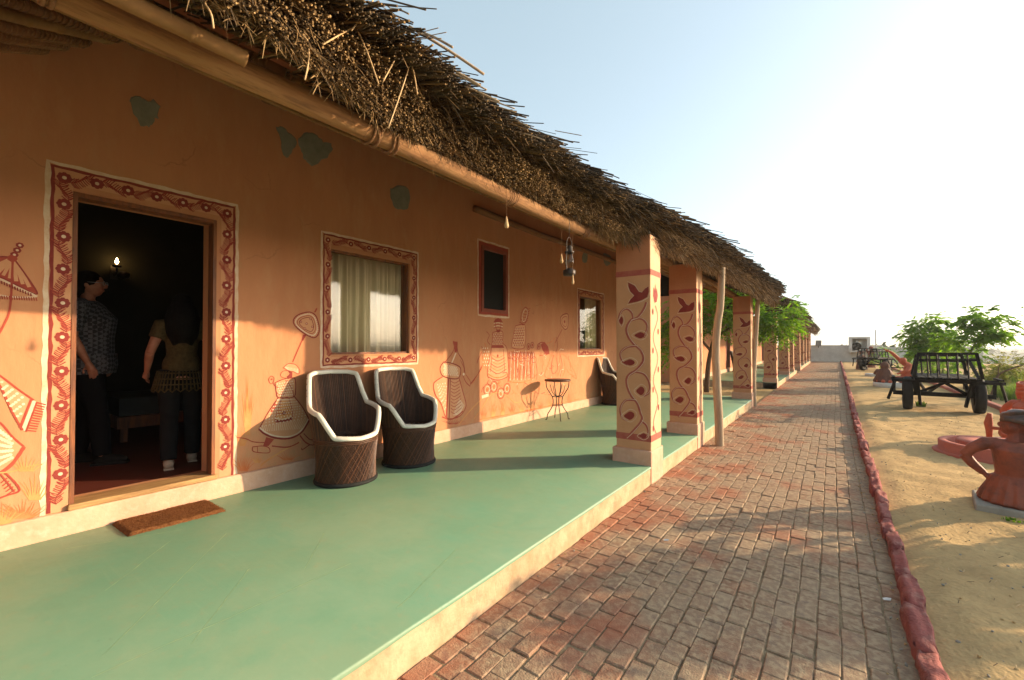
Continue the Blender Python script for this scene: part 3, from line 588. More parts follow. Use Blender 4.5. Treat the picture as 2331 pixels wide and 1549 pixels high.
# veranda
w = MB().use(0); w.span(WX, PX, -3.2, 12.25, -0.05, FZ - 0.018); ver = w.build('veranda', 'platform_edge', hut)
w = MB().use(0)
ny = 62; W2 = []
for i in range(ny):
    y = -3.2 + 15.45 * i / (ny - 1); e = PX + 0.006 + 0.004 * mnoise.noise(Vector((y * 2, 0, 0)))
    W2 += [(WX, y, FZ), (e - 0.008, y, FZ), (e, y, FZ - 0.007), (e, y, FZ - 0.024 - 0.006 * mnoise.noise(Vector((y * 4, 3, 0))))]
w.add(W2, [(i * 4 + j, i * 4 + j + 1, i * 4 + j + 5, i * 4 + j + 4) for i in range(ny - 1) for j in range(3)]); w.build('painted_floor', 'green_floor', ver)
P = Paint(lambda a, b, l_: (a, b, FZ + l_))
for (a, b_) in [((209, 1544), (800, 1283)), ((233, 1493), (515, 1215)), ((240, 1345), (388, 1232)), ((436, 1465), (566, 1297)), ((693, 1297), (738, 1215)), ((150, 1120 + 130), (420, 1205)), ((905, 1385), (1040, 1250))]:
    pa = on_plane(*a, 2, FZ); pb_ = on_plane(*b_, 2, FZ)
    P.curve([(pa.x + (pb_.x - pa.x) * t + random.uniform(-.006, .006), pa.y + (pb_.y - pa.y) * t) for t in (0, .2, .4, .6, .8, 1)], 0.0032, 0, 0.0003, wob=0.5)
P.build('score_lines', ['score_line'], ver)
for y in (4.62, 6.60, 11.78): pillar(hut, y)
# room behind the door
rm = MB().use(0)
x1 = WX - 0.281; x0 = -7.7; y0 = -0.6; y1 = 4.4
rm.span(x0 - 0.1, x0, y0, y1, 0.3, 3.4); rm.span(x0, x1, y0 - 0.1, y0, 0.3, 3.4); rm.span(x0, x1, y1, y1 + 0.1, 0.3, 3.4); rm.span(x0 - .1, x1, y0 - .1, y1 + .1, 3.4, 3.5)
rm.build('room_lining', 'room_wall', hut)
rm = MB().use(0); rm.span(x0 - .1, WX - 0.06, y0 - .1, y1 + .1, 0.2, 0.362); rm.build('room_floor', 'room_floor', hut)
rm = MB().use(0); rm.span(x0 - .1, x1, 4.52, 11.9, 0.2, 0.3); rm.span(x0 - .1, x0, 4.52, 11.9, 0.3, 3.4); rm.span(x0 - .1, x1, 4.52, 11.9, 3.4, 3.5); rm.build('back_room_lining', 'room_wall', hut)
# door frame, sill and open leaf
df = MB().use(0); a, b_, z0, z1 = DOOR
df.span(WX - 0.10, WX + 0.006, a, a + 0.024, z0, z1); df.span(WX - 0.10, WX + 0.006, b_ - 0.024, b_, z0, z1); df.span(WX - 0.10, WX + 0.006, a + .024, b_ - .024, z1 - 0.03, z1)
dfo = df.build('door_frame', 'dark_wood', hut)
df = MB().use(0); df.span(WX - 0.17, WX + 0.036, a - 0.01, b_ + 0.01, 0.346, 0.385); o = df.build('sill', 'sill_wood', dfo); bb = o.modifiers.new('bevel', 'BEVEL'); bb.width = .008; bb.segments = 2
dl = MB().use(0); dl.span(WX - 0.99, WX - 0.19, a - 0.052, a - 0.012, 0.37, 2.46)
for zz in (0.5, 1.25, 1.95): dl.span(WX - 0.90, WX - 0.28, a - 0.012, a - 0.004, zz, zz + 0.45)
dlo = dl.build('door_leaf', 'dark_wood', hut)
dl = MB().use(0); dl.tube([(WX - .93, a - .012, 1.36), (WX - .93, a + .03, 1.36), (WX - .87, a + .035, 1.36)], 0.009); dl.build('handle', 'grey_metal', dlo)
# windows
def window(hole, name, fw, pane_mat, framemat, depth=0.06, mull=False, tilt=0.0):
    y0, y1, z0, z1 = hole; fr = MB().use(0); x0 = WX - depth - 0.04; x1 = WX - depth + 0.03 if fw < 0.05 else WX + 0.012
    fr.span(x0, x1, y0, y0 + fw, z0, z1); fr.span(x0, x1, y1 - fw, y1, z0, z1); fr.span(x0, x1, y0 + fw, y1 - fw, z0, z0 + fw); fr.span(x0, x1, y0 + fw, y1 - fw, z1 - fw, z1)
    if mull: fr.span(x0, x1 - .02, (y0 + y1) / 2 - .02, (y0 + y1) / 2 + .02, z0 + fw, z1 - fw)
    o = fr.build(name, framemat, hut); p = MB().use(0); xg = WX - depth - 0.012; yc = (y0 + y1) / 2; hw = (y1 - y0) / 2 - fw
    p.span(-.0025, .0025, -hw, hw, z0 + fw, z1 - fw); po = p.build('pane', pane_mat, o, (xg, yc, 0)); po.rotation_euler = (0, 0, R(tilt)); return o
window(WIN1, 'window', 0.022, 'window_glass', 'dark_wood', tilt=1.6); window(WIN2, 'window', 0.05, 'dark_mesh', 'red_frame', 0.03); window(WIN3, 'window', 0.022, 'window_glass', 'dark_wood')

# beams, rafters, bundles, wall plate
def log(name, pts, rad, m, parent, n=12, wobble=0.006, nodes=False):
    P_ = smooth_curve(pts, 10); k = len(P_); rr = []
    for i, p in enumerate(P_):
        r0 = rad[0] + (rad[1] - rad[0]) * i / (k - 1) if hasattr(rad, '__len__') else rad
        rr.append(r0 * (1 + 0.025 * mnoise.noise(p * 1.5)) * (1.10 if nodes and i % 6 == 0 else 1)); P_[i] = p + Vector(mnoise.noise_vector(p * 0.9)) * wobble
    o = MB(); o.use(0).tube(P_, rr, n); return o.build(name, m, parent)
BEAM_X = -1.98
beam = log('eave_beam', [(BEAM_X, -3, 2.60), (BEAM_X, -1, 2.585), (BEAM_X - .005, 1, 2.60), (BEAM_X + .01, 2.6, 2.59), (BEAM_X, 4.9, 2.60)], (0.060, 0.052), 'log_wood', hut, 16, 0.012)
log('eave_beam', [(BEAM_X + .03, 4.7, 2.70), (BEAM_X + .04, 6.5, 2.69), (BEAM_X + .06, 9, 2.71), (BEAM_X + .05, 13.1, 2.70)], (0.058, 0.05), 'log_wood', hut, 14, 0.012)
for (yy, n_) in ((1.42, 3), (1.55, 2), (2.62, 3), (2.70, 2), (3.85, 4), (0.2, 3)):
    for k in range(n_):
        rp = MB().use(0); yk = yy + k * 0.022 + random.uniform(-.004, .004); tilt = random.uniform(-.02, .02)
        rp.tube([(BEAM_X + 0.062 * math.cos(t), yk + tilt * math.sin(t), 2.594 + 0.062 * math.sin(t)) for t in [i * 2 * math.pi / 14 for i in range(14)]], 0.008, 5, closed=True); rp.build('rope_lashing', 'rope', beam)
def bamboo(name, a, b, r, parent, step=0.33, m='bamboo', hollow=False):
    a = Vector(a); b = Vector(b); d = b - a; L = d.length; d.normalize(); pts = []; rr = []; s_ = 0.0; nxt = step * random.uniform(.3, 1)
    while s_ < L:
        e = min(nxt, L)
        for t in (s_, s_ + 0.012, (s_ + e) / 2, e - 0.012): pts.append(a + d * t); rr.append(r)
        rr[-1] = r; pts.append(a + d * (e - .004)); rr.append(r * 1.13); s_ = e; nxt = e + step * random.uniform(.8, 1.2)
    o = MB(); o.use(0).tube(pts, rr, 10); ob = o.build(name, m, parent)
    if hollow:
        h = MB().use(0); h.tube([b + d * 0.001, b + d * 0.004], [r * 0.55, r * 0.55], 10); h.build('hollow_end', 'thatch_core', ob)
    return ob
eb = on_plane(560, 135, 0, -1.82)
ebo = bamboo('eave_batten', (-1.86, -3, eb.z + .01), tuple(eb), 0.030, hut)
hh = MB().use(0); hp = on_plane(545, 108, 0, -1.80); vd = (CAM - hp).normalized(); hc_ = Vector((-1.825, hp.y, hp.z - .004)) + vd * .0265
hh.tube([hc_, hc_ + vd * .006], [.0105, .0105], 12); hh.build('knot_hole', 'thatch_core', ebo)
# skewed rafters and bound bundles at the near end, hung a little lower
for j_, (ur, vr, ul, vl) in enumerate(((100, 108, -80, 92), (150, 101, -80, 66), (195, 96, -80, 40), (255, 91, -80, 10), (278, 88, -80, -32), (300, 84, -60, -75))):
    a_ = on_plane(ur, vr, 0, -4.24); b2 = on_plane(ul, vl, 0, -3.25); dx_ = (b2 - a_); b2 = a_ + dx_ * 1.35
    if j_ in (3, 5): bamboo('rafter', tuple(b2), tuple(a_), .036, hut, .26)
    else:
        bu = MB().use(0); bu.tube([b2.lerp(a_, t / 8) + Vector((0, random.uniform(-.01, .01), 0)) for t in range(9)], [.036 * random.uniform(.9, 1.1) for _ in range(9)], 9); bo = bu.build('reed_bundle', 'batten', hut)
        rp = MB().use(0); dd = (a_ - b2).normalized(); e1 = dd.cross(Vector((0, 0, 1))).normalized(); e2 = e1.cross(dd)
        for q_ in range(34):
            c_ = b2.lerp(a_, (q_ + .5) / 34); rp.tube([c_ + (e1 * math.cos(q) + e2 * math.sin(q)) * .040 + dd * .012 * math.sin(q) for q in [i * 2 * math.pi / 9 for i in range(9)]], .006, 4, closed=True)
        rp.build('rope_binding', 'rope', bo)
bamboo('eave_batten', (-1.93, 1.05, 2.690), (-1.93, 4.7, 2.685), 0.020, hut)
pk = MB().use(0); pk.bar((-1.96, -3, 2.735), (-1.95, 4.6, 2.725), 0.04, 0.04); pk.build('eave_batten', 'batten', hut)
def under(x): return 2.66 + SLOPE * (BEAM_X - x)
yr = -2.6; k = 0
while yr < 12.9:
    bamboo('rafter', (-2.03, yr, under(-2.03) + 0.02), (RIDGE, yr + random.uniform(-.06, .06), under(RIDGE) + 0.02), 0.038, hut, 0.36)
    for j in (1, 2, 3):
        yb = yr + 0.62 * j / 4; xb = -2.02; r_ = random.uniform(.042, .055); zo = random.uniform(.03, .05)
        bu = MB().use(0); n_ = 9
        bu.tube([(xb + (RIDGE - xb) * t / n_, yb + random.uniform(-.012, .012), under(xb + (RIDGE - xb) * t / n_) + zo) for t in range(n_ + 1)], [r_ * random.uniform(.9, 1.1) for _ in range(n_ + 1)], 9)
        bo = bu.build('reed_bundle', 'batten', hut)
        if yr < 4:
            rp = MB().use(0); t = -4.15
            while t < -2.0:
                zc = under(t) + zo; c_ = Vector((t, yb, zc)); ax = Vector((0, 1, 0)); bx_ = Vector((SLOPE, 0, 1)).normalized()
                rp.tube([c_ + ax * math.cos(q) * (r_ * 1.08) + bx_ * math.sin(q) * (r_ * 1.08) + Vector((.01 * math.sin(q), 0, 0)) for q in [i * 2 * math.pi / 9 for i in range(9)]], 0.006, 4, closed=True); t += 0.055
            rp.build('rope_binding', 'rope', bo)
    yr += 0.62
for x_ in (-2.6, -3.5): bamboo('purlin', (x_, -3, under(x_) - 0.035), (x_, 12.9, under(x_) - 0.035), 0.018, hut, 0.4)
log('wall_plate', [(WX + 0.05, 4.80, 3.44), (WX + 0.05, 6.5, 3.43), (WX + 0.05, 8, 3.45), (WX + .05, 12.8, 3.44)], 0.05, 'batten', hut, 10, 0.02)

YS = [-3, 0.85, 1.2, 1.8, 3.4, 4.5, 5.2, 6.9, 9, 13.4]
BXs = [-1.60, -1.63, -1.77, -1.92, -1.90, -1.77, -1.48, -1.33, -1.27, -1.20]
BZs = [2.62, 2.61, 2.61, 2.635, 2.645, 2.62, 2.57, 2.56, 2.56, 2.55]
TXs = [-1.64, -1.62, -1.62, -1.69, -1.67, -1.55, -1.46, -1.32, -1.26, -1.06]
TZs = [2.92, 2.92, 2.92, 2.91, 2.89, 2.89, 2.90, 2.92, 2.93, 2.94]
G = (YS, BXs, BZs, TXs, TZs)
sets = [reeds(27000, *G, -0.4, 4.6, 0.0030, 0.0054, 6, 1), reeds(2500, *G, -3.0, -0.4, 0.006, 0.009, 5, 2), reeds(13000, *G, 4.4, 9, 0.005, 0.0075, 4, 3), reeds(6000, *G, 9, 13.3, 0.006, 0.010, 4, 4),
        straws(4500, *G, 0.0, 4.6, 5, 0.0018, 0.05, 0.14, 0, 1.0), straws(1500, *G, 0.0, 4.6, 25, 0.0020, 0.04, 0.10, -.1, .3, .4, 1), straws(8000, *G, 4.3, 9, 6, 0.003, 0.06, 0.18, 0, 0.8), straws(5500, *G, 4.0, 9, 16, 0.003, 0.05, 0.12, -0.08, 0.22, 0.4, 1), straws(2500, *G, 9, 13.3, 17, 0.004, 0.05, 0.12, -0.08, 0.25, 0.4, 1), straws(4500, *G, 9, 13.3, 7, 0.004, 0.08, 0.2, 0, 0.9),
        straws(700, *G, 0.6, 13, 8, 0.004, 0.1, 0.24, 0.75, 1.05, 1.2), gable_reeds(1500, 13.35, -5, -1.05, lambda x: 2.58 + SLOPE * (-1.2 - x), 9)]
thatch = roof(hut, *G, -3.2, 13.35, sets)
def stray(a, b, xa, xb, r, m='stray_reed', axis=0):
    pa = on_plane(a[0], a[1], axis, xa); pb_ = on_plane(b[0], b[1], axis, xb); mid = (pa + pb_) / 2 + Vector((0, 0.006, 0.008))
    s = MB().use(0); s.tube(smooth_curve([pa, mid, pb_], 4), [r] * 9, 6); s.build('reed', m, thatch)
for a, b_ in [((800, 40), (862, 192)), ((806, 62), (735, 102)), ((912, 108), (872, 186)), ((938, 130), (884, 292)), ((932, 132), (950, 216)), ((703, 112), (694, 182)), ((466, 8), (486, 64)), ((850, 0), (800, 70)), ((660, 70), (700, 92))]:
    stray(a, b_, -1.66, -1.60, 0.0032)
for a, b_, r_ in [((930, 60), (1102, 170), 0.007), ((960, 125), (1094, 196), 0.006), ((985, 150), (1108, 205), 0.004), ((1010, 180), (1137, 232), 0.005), ((1060, 215), (1172, 248), 0.0035), ((1080, 232), (1174, 256), 0.003), ((930, 95), (1016, 74), 0.002), ((940, 92), (1005, 88), 0.002), ((930, 85), (998, 64), 0.002), ((890, 20), (930, 32), 0.004), ((880, 12), (895, 36), 0.003), ((950, 70), (1030, 108), 0.006), ((1140, 262), (1205, 290), 0.004), ((1170, 300), (1240, 320), 0.004)]:
    stray(a, b_, -1.68, -1.47, r_, 'grey_post')

# grey cement patches and wall bits
def patch(pts, name='cement_patch'):
    c = MB().use(0, 0, False); pts = [on_plane(u, v, 0, WX) for u, v in pts]; cx = sum(pts, Vector()) / len(pts)
    outer = []
    for p in smooth_curve(pts + [pts[0]], 4)[:-1]: outer.append(p + Vector((0, random.uniform(-.012, .012), random.uniform(-.012, .012))))
    k = len(outer); inner = [cx + (p - cx) * 0.93 + Vector((0.007, 0, 0)) for p in outer]
    c.add([p + Vector((.001, 0, 0)) for p in outer] + inner, [(i, (i + 1) % k, k + (i + 1) % k, k + i) for i in range(k)] + [tuple(k + i for i in range(k))]); c.build(name, 'cement_patch', hut)
patch([(294, 222), (312, 220), (328, 227), (352, 228), (363, 250), (355, 272), (335, 288), (318, 282), (300, 255)])
patch([(628, 287), (650, 295), (676, 320), (664, 350), (650, 358), (640, 330)])
patch([(680, 318), (694, 304), (715, 305), (735, 322), (755, 330), (750, 352), (716, 378), (700, 372), (684, 345)])
patch([(887, 430), (905, 423), (930, 432), (932, 468), (918, 478), (895, 468)])
patch([(1326, 578), (1333, 574), (1338, 580), (1336, 596), (1330, 600), (1325, 592)])
patch([(1373, 578), (1380, 577), (1390, 585), (1390, 600), (1380, 606), (1374, 595)])

# ------------------------------------------------------------------ paintings on the near wall
def wall_paint(): return Paint(lambda a, b, l_: (WX + 0.0004 + l_, a, b))
def border(y0, y1, z0, z1, band, white_w, red_w, flowers_v, flowers_h, fr, bottom=False, name='painted_border'):
    """flower border round an opening: white outline, red line, flowers and leaf sprays; y0..z1 is the outer rectangle"""
    P = wall_paint()
    def run(a, b):
        n_ = max(8, int(math.hypot(b[0] - a[0], b[1] - a[1]) / 0.05)); return [(a[0] + (b[0] - a[0]) * i / n_ + random.uniform(-.004, .004), a[1] + (b[1] - a[1]) * i / n_ + random.uniform(-.004, .004)) for i in range(n_ + 1)]
    zb = z0 if bottom else z0
    for (off, w_, mi, lf) in ((white_w / 2, white_w, WHITE, 0.0012), (white_w + red_w * 0.55, red_w, DEEP, 0.002)):
        l, r, t, b_ = y0 + off, y1 - off, z1 - off, (z0 + off if bottom else z0)
        pts = run((l, b_), (l, t)) + run((l, t), (r, t))[1:] + run((r, t), (r, b_))[1:]
        if bottom: pts += run((r, b_), (l, b_))[1:-1]
        P.ribbon(pts, w_, mi, lf, closed=bottom, wob=0.22)
    inset = white_w + red_w; mid = inset + (band - inset) * 0.52; half = (band - inset) * 0.46
    # pinkish ground of the border band
    for (a, b_, c_, d) in ((y0 + inset, y0 + band, z0, z1 - inset), (y1 - band, y1 - inset, z0, z1 - inset), (y0 + band, y1 - band, z1 - band, z1 - inset)) + (((y0 + band, y1 - band, z0 + inset, z0 + band),) if bottom else ()):
        P.fill([(a, c_), (b_, c_), (b_, d), (a, d)], PALE if not bottom else PALE, 0.0006)
    def spray(a, b, side):
        a = Vector(a); b = Vector(b); d = b - a; L = d.length; d.normalize(); n_ = Vector((-d.y, d.x)); k = max(5, int(L / (half * 0.34)))
        def at(t): return a + d * (L * t) + n_ * (half * 0.55 * math.sin(t * math.pi * 2) * side)
        P.ribbon([at(0.14 + 0.72 * i / 8) for i in range(9)], half * 0.10, DEEP, 0.002)
        for i in range(k):
            t = 0.16 + 0.70 * i / k; p = at(t)
            for sgn in (-1, 1):
                q = p + d * half * 0.6 + n_ * sgn * half * random.uniform(.6, .95); P.ribbon([p, (p + q) / 2 + n_ * sgn * half * .06, q], half * random.uniform(.11, .17), DEEP if (i + sgn) % 2 else RED, 0.0022)
    def flower(c):
        for i in range(8):
            an = i * math.pi / 4; P.disc((c[0] + fr * .62 * math.cos(an), c[1] + fr * .62 * math.sin(an)), fr * .36, DEEP, 0.0026 + 0.0001 * (i % 2), n=6)
        P.disc(c, fr * .72, DEEP, 0.0029, n=10); P.disc((c[0], c[1]), fr * .30, WHITE, 0.0034, n=8)
    cl = [(y0 + mid, z) for z in flowers_v]; cr = [(y1 - mid, z) for z in flowers_v]; ct = [(y, z1 - mid) for y in flowers_h]
    for seq in (cl, cr, [cl[-1]] + ct + [cr[-1]]) + (([cl[0]] + [(y, z0 + mid) for y in flowers_h] + [cr[0]],) if bottom else ()):
        for i in range(len(seq) - 1): spray(seq[i], seq[i + 1], 1 if i % 2 else -1)
    for c in cl + cr + ct + ([(y, z0 + mid) for y in flowers_h] if bottom else []): flower(c)
    if not bottom: spray((y0 + mid, z0 + .02), cl[0], 1); spray((y1 - mid, z0 + .02), cr[0], 1)
    return P.build(name, PAINTS, hut)
border(0.515, 1.69, 0.348, 2.70, 0.135, 0.026, 0.018, [0.60, 0.83, 1.06, 1.29, 1.52, 1.75, 1.98, 2.20, 2.42, 2.60], [0.77, 0.94, 1.11, 1.28, 1.44], 0.040)
border(2.455, 3.765, 1.23, 2.64, 0.115, 0.024, 0.016, [1.315, 1.56, 1.81, 2.06, 2.30, 2.555], [2.80, 3.03, 3.25, 3.46], 0.030, bottom=True)
border(8.02, 9.33, 1.24, 2.65, 0.11, 0.024, 0.02, [1.315, 1.56, 1.81, 2.06, 2.30, 2.555], [8.38, 8.66, 8.92], 0.034, bottom=True)
P = wall_paint()                                     # white line round the small window
P.ribbon([(4.905 + 0.012, 1.915)] + [(4.905 + random.uniform(0, .01), 1.92 + i * .1) for i in range(1, 11)] + [(4.905, 3.03)] + [(4.905 + i * .1, 3.03 + random.uniform(-.006, .006)) for i in range(1, 8)] + [(5.675, 3.03)] + [(5.675 + random.uniform(-.008, 0), 3.03 - i * .1) for i in range(1, 11)] + [(5.675, 1.915)] + [(5.675 - i * .1, 1.912 + random.uniform(-.006, .006)) for i in range(1, 7)], 0.026, WHITE, 0.0012, closed=True, wob=.25)
[P.fill([(a, c), (b, c), (b, d), (a, d)], RED, 0.0007) for a, b, c, d in ((4.925, 4.985, 1.935, 3.01), (5.625, 5.655, 1.935, 3.01), (4.985, 5.625, 1.935, 1.97), (4.985, 5.625, 2.96, 3.01))]; P.build('painted_border', PAINTS, hut)

def mapper(ox, oy, s):
    def f(x, y):
        p = on_plane(ox + x / s, oy + y / s, 0, WX); return (p.y, p.z)
    return f
class Mural:
    def __init__(s, f, k=1.05): s.f = f; s.P = wall_paint(); s.k = k
    def c(s, pts, w=0.009, mi=RED, lift=0.0022, **kw): s.P.curve([s.f(*p) for p in pts], w * s.k, mi, lift, **kw)
    def loop(s, pts, w=0.009, mi=RED, lift=0.0022): s.P.ribbon([(p.x, p.y) for p in smooth_curve([(*s.f(*p), 0) for p in list(pts) + [pts[0]]], 5)[:-1]], w * s.k, mi, lift, closed=True)
    def l(s, pts, w=0.009, mi=RED, lift=0.0022, **kw): s.P.ribbon([s.f(*p) for p in pts], w * s.k, mi, lift, **kw)
    def fill(s, pts, mi, lift=0.0012): s.P.fill([s.f(*p) for p in pts], mi, lift)
    def dot(s, x, y, r, mi, lift=0.003): s.P.disc(s.f(x, y), r * s.k, mi, lift, n=7)
    def hatch(s, a0, a1, b0, b1, n, w=0.004, mi=WHITE, lift=0.0018):
        for i in range(n):
            t = (i + .5) / n; s.l([(a0[0] + (a1[0] - a0[0]) * t, a0[1] + (a1[1] - a0[1]) * t), (b0[0] + (b1[0] - b0[0]) * t, b0[1] + (b1[1] - b0[1]) * t)], w, mi, lift)
    def dots(s, a, b, c, d, nu, nv, r, mi=WHITE, lift=0.0026):
        for i in range(nu):
            for j in range(nv):
                u = (i + .5 + (.25 if j % 2 else -.25)) / nu; v = (j + .5) / nv
                x = (a[0] * (1 - u) + b[0] * u) * (1 - v) + (d[0] * (1 - u) + c[0] * u) * v; y = (a[1] * (1 - u) + b[1] * u) * (1 - v) + (d[1] * (1 - u) + c[1] * u) * v; s.dot(x, y, r, mi, lift)
    def tuft(s, x, y, h, spread, n, mi=OCHRE, w=0.010):
        for i in range(n):
            t = (i / (n - 1) - .5) * 2 if n > 1 else 0; hh = h * (1 - .35 * abs(t)) * random.uniform(.7, 1.05)
            s.c([(x + t * spread * .25, y), (x + t * spread * .6, y - hh * .55), (x + t * spread * random.uniform(.8, 1.2), y - hh)], w, mi, 0.0014, sub=4, taper=True)
    def build(s): return s.P.build('mural', PAINTS, hut)
# dancer with a heart-shaped fan, left of the wide window
m = Mural(mapper(500, 680, 3.873))
heart = [(750, 312), (700, 275), (658, 232), (650, 190), (682, 150), (740, 127), (800, 121), (846, 152), (868, 210), (878, 270), (866, 320), (836, 345), (795, 336)]
hc = (765, 225)
m.fill(heart, PALE); m.loop(heart, .011, DEEP); m.loop([(hc[0] + (x - hc[0]) * .84, hc[1] + (y - hc[1]) * .84) for x, y in heart], .010, WHITE); m.loop([(hc[0] + (x - hc[0]) * .70, hc[1] + (y - hc[1]) * .70) for x, y in heart], .006, RED)
m.loop([(hc[0] + (x - hc[0]) * .55, hc[1] + (y - hc[1]) * .55) for x, y in heart], .006, DEEP)
for x, y in smooth_curve([(*p, 0) for p in heart], 3) and [(p.x, p.y) for p in smooth_curve([(*p, 0) for p in heart], 3)]:
    m.l([(hc[0] + (x - hc[0]) * .87, hc[1] + (y - hc[1]) * .87), (x, y)], .004, RED)
for x, y in ((765, 222), (715, 205), (800, 180), (815, 250), (750, 265)): m.dot(x, y, .012, RED); m.dot(x, y, .005, WHITE, .0034)
m.fill([(735, 318), (765, 318), (735, 372), (722, 368)], DEEP, .0024); m.l([(728, 366), (690, 450), (643, 560)], .011, RED); m.fill([(830, 122), (850, 84), (862, 88), (846, 122)], RED)
m.fill([(560, 612), (606, 574), (668, 584), (704, 632), (694, 664), (652, 646), (604, 634)], PALE); m.loop([(560, 612), (606, 574), (668, 584), (704, 632), (694, 664), (652, 646), (604, 634)], .006, RED)
m.hatch((570, 600), (690, 620), (600, 634), (690, 660), 9, .005, WHITE)
m.fill([(598, 632), (640, 650), (638, 695), (600, 712), (590, 690), (618, 664)], DEEP, .0024); m.c([(600, 636), (560, 640), (536, 668), (548, 694), (590, 704)], .005, RED)
m.loop([(430, 712), (452, 684), (478, 700), (470, 740), (446, 750)], .006, RED); m.dot(458, 712, .008, RED); m.c([(470, 740), (486, 770), (520, 790)], .006, RED)
tor = [(488, 742), (560, 712), (640, 700), (664, 712), (668, 800), (650, 868), (520, 872), (500, 832)]
m.fill(tor, PALE, .0010); m.loop(tor, .008, DEEP); m.dots((500, 745), (655, 715), (640, 860), (525, 865), 7, 6, .007); m.c([(500, 830), (560, 850), (600, 770)], .007, RED); m.c([(580, 720), (640, 800), (648, 866)], .007, RED); m.c([(600, 720), (560, 780), (540, 866)], .006, DEEP)
sk_ = [(520, 870), (430, 1000), (345, 1150), (400, 1195), (480, 1226), (580, 1236), (660, 1218), (730, 1170), (790, 1072), (730, 960), (655, 862)]
m.fill(sk_, PALE, .0009); m.c([(520, 870), (430, 1000), (345, 1150)], .009, DEEP); m.c([(655, 862), (730, 960), (790, 1072)], .009, DEEP)
m.c([(345, 1150), (400, 1195), (480, 1226), (580, 1236), (660, 1218), (730, 1170), (790, 1072)], .016, DEEP); m.c([(352, 1138), (405, 1180), (482, 1210), (580, 1220), (656, 1203), (722, 1156), (780, 1062)], .012, WHITE)
m.dots((515, 880), (660, 880), (780, 1060), (360, 1140), 13, 9, .0065); m.hatch((365, 1125), (770, 1060), (385, 1172), (722, 1150), 22, .004, WHITE)
pan = [(545, 888), (485, 1075), (560, 1080), (640, 1055), (610, 880)]; m.fill(pan, OCHRE, .0014); m.loop(pan, .006, RED); m.c([(485, 1075), (560, 1080), (640, 1052)], .018, DEEP, .0026); m.c([(490, 1056), (560, 1062), (636, 1036)], .008, WHITE, .0026)
for i in range(5): m.c([(538 - i * 8, 915 + i * 24), (575, 922 + i * 24), (616 + i * 4, 908 + i * 24)], .006, RED, .0026)
m.dot(566, 1010, .016, DEEP); m.dot(566, 1010, .006, WHITE, .0034); m.l([(455, 1000), (495, 930)], .02, RED, .0026)
m.fill([(410, 1222), (480, 1240), (430, 1300), (380, 1305)], RED, .0012); m.loop([(290, 1308), (380, 1300), (434, 1318), (430, 1360), (300, 1350)], .007, RED); m.c([(330, 1304), (334, 1352)], .005, RED)
m.c([(706, 1206), (750, 1262), (792, 1288)], .012, RED); m.c([(740, 1190), (790, 1240), (826, 1250), (824, 1290), (790, 1292), (730, 1332), (722, 1318)], .008, DEEP)
m.c([(150, 1225), (230, 1236), (300, 1264), (420, 1270)], .007, RED); m.c([(715, 1262), (560, 1340), (400, 1440), (360, 1480)], .014, OCHRE); m.c([(460, 1300), (600, 1310), (700, 1268)], .012, RED)
m.tuft(245, 1200, 540, 60, 17, OCHRE, .009); m.tuft(200, 1300, 180, 70, 9); m.tuft(210, 1520, 170, 120, 13, ORANGE, .009); m.tuft(600, 1425, 90, 120, 12, ORANGE, .009); m.tuft(330, 1450, 80, 60, 7)
m.build()
# procession right of the chairs
m = Mural(mapper(960, 670, 4.694), 1.3)
m.fill([(330, 505), (378, 508), (380, 600), (362, 640), (348, 580)], RED, .0014); m.c([(340, 500), (345, 580), (310, 650), (240, 735)], .009); m.c([(378, 510), (384, 620), (440, 720), (462, 850)], .009, DEEP); m.l([(365, 628), (320, 735)], .016, WHITE, .002); m.loop([(352, 560), (370, 585), (352, 620)], .006)
t_ = [(232, 725), (196, 790), (222, 872), (330, 905), (398, 890), (412, 790), (330, 742)]
m.fill(t_, PALE, .001); m.loop(t_, .011, DEEP); m.dots((235, 745), (380, 780), (390, 880), (230, 862), 8, 6, .010); m.c([(300, 740), (280, 800), (300, 895)], .008)
sk_ = [(220, 884), (150, 930), (125, 970), (145, 1075), (210, 1180), (255, 1312), (330, 1330), (420, 1290), (472, 1190), (440, 1050), (398, 900)]
m.fill(sk_, PALE, .0009); m.c(sk_, .011, RED); m.l([(285, 905), (262, 1320)], .020, RED, .002); m.l([(305, 905), (292, 1322)], .010, DEEP, .002)
for i in range(10): m.c([(310, 930 + i * 36), (350, 950 + i * 36), (400 + i * 3, 925 + i * 32)], .006, RED)
m.dots((160, 960), (270, 930), (255, 1280), (190, 1100), 4, 9, .008); m.hatch((400, 1110), (330, 1300), (455, 1190), (400, 1290), 12, .008, WHITE); m.c([(215, 1312), (320, 1336), (440, 1250)], .014, RED); m.tuft(330, 1390, 60, 120, 9, RED)
m.c([(410, 700), (450, 790), (450, 850)], .008); m.dot(446, 855, .016, WHITE); m.c([(440, 870), (470, 940), (515, 985)], .010); m.c([(470, 860), (515, 930), (520, 975)], .008)
m.l([(520, 960), (600, 860), (650, 760)], .018, RED); m.l([(535, 965), (640, 800), (665, 700)], .010, ORANGE); m.c([(640, 620), (600, 700), (590, 740)], .008)
m.P.ring(m.f(815, 325), .070, .012, RED, ry=.095); m.fill([(765, 300), (790, 262), (840, 262), (866, 300)], RED, .0012)
for i in range(5): m.c([(768, 300 + i * 16), (815, 290 + i * 16), (864, 302 + i * 16)], .007, WHITE if i % 2 else RED, .0026)
m.fill([(795, 380), (840, 380), (830, 410), (805, 410)], DEEP, .0014)
bd = [(755, 410), (860, 400), (866, 520), (910, 590), (925, 850), (880, 900), (810, 918), (740, 900), (700, 850), (740, 600), (752, 500)]
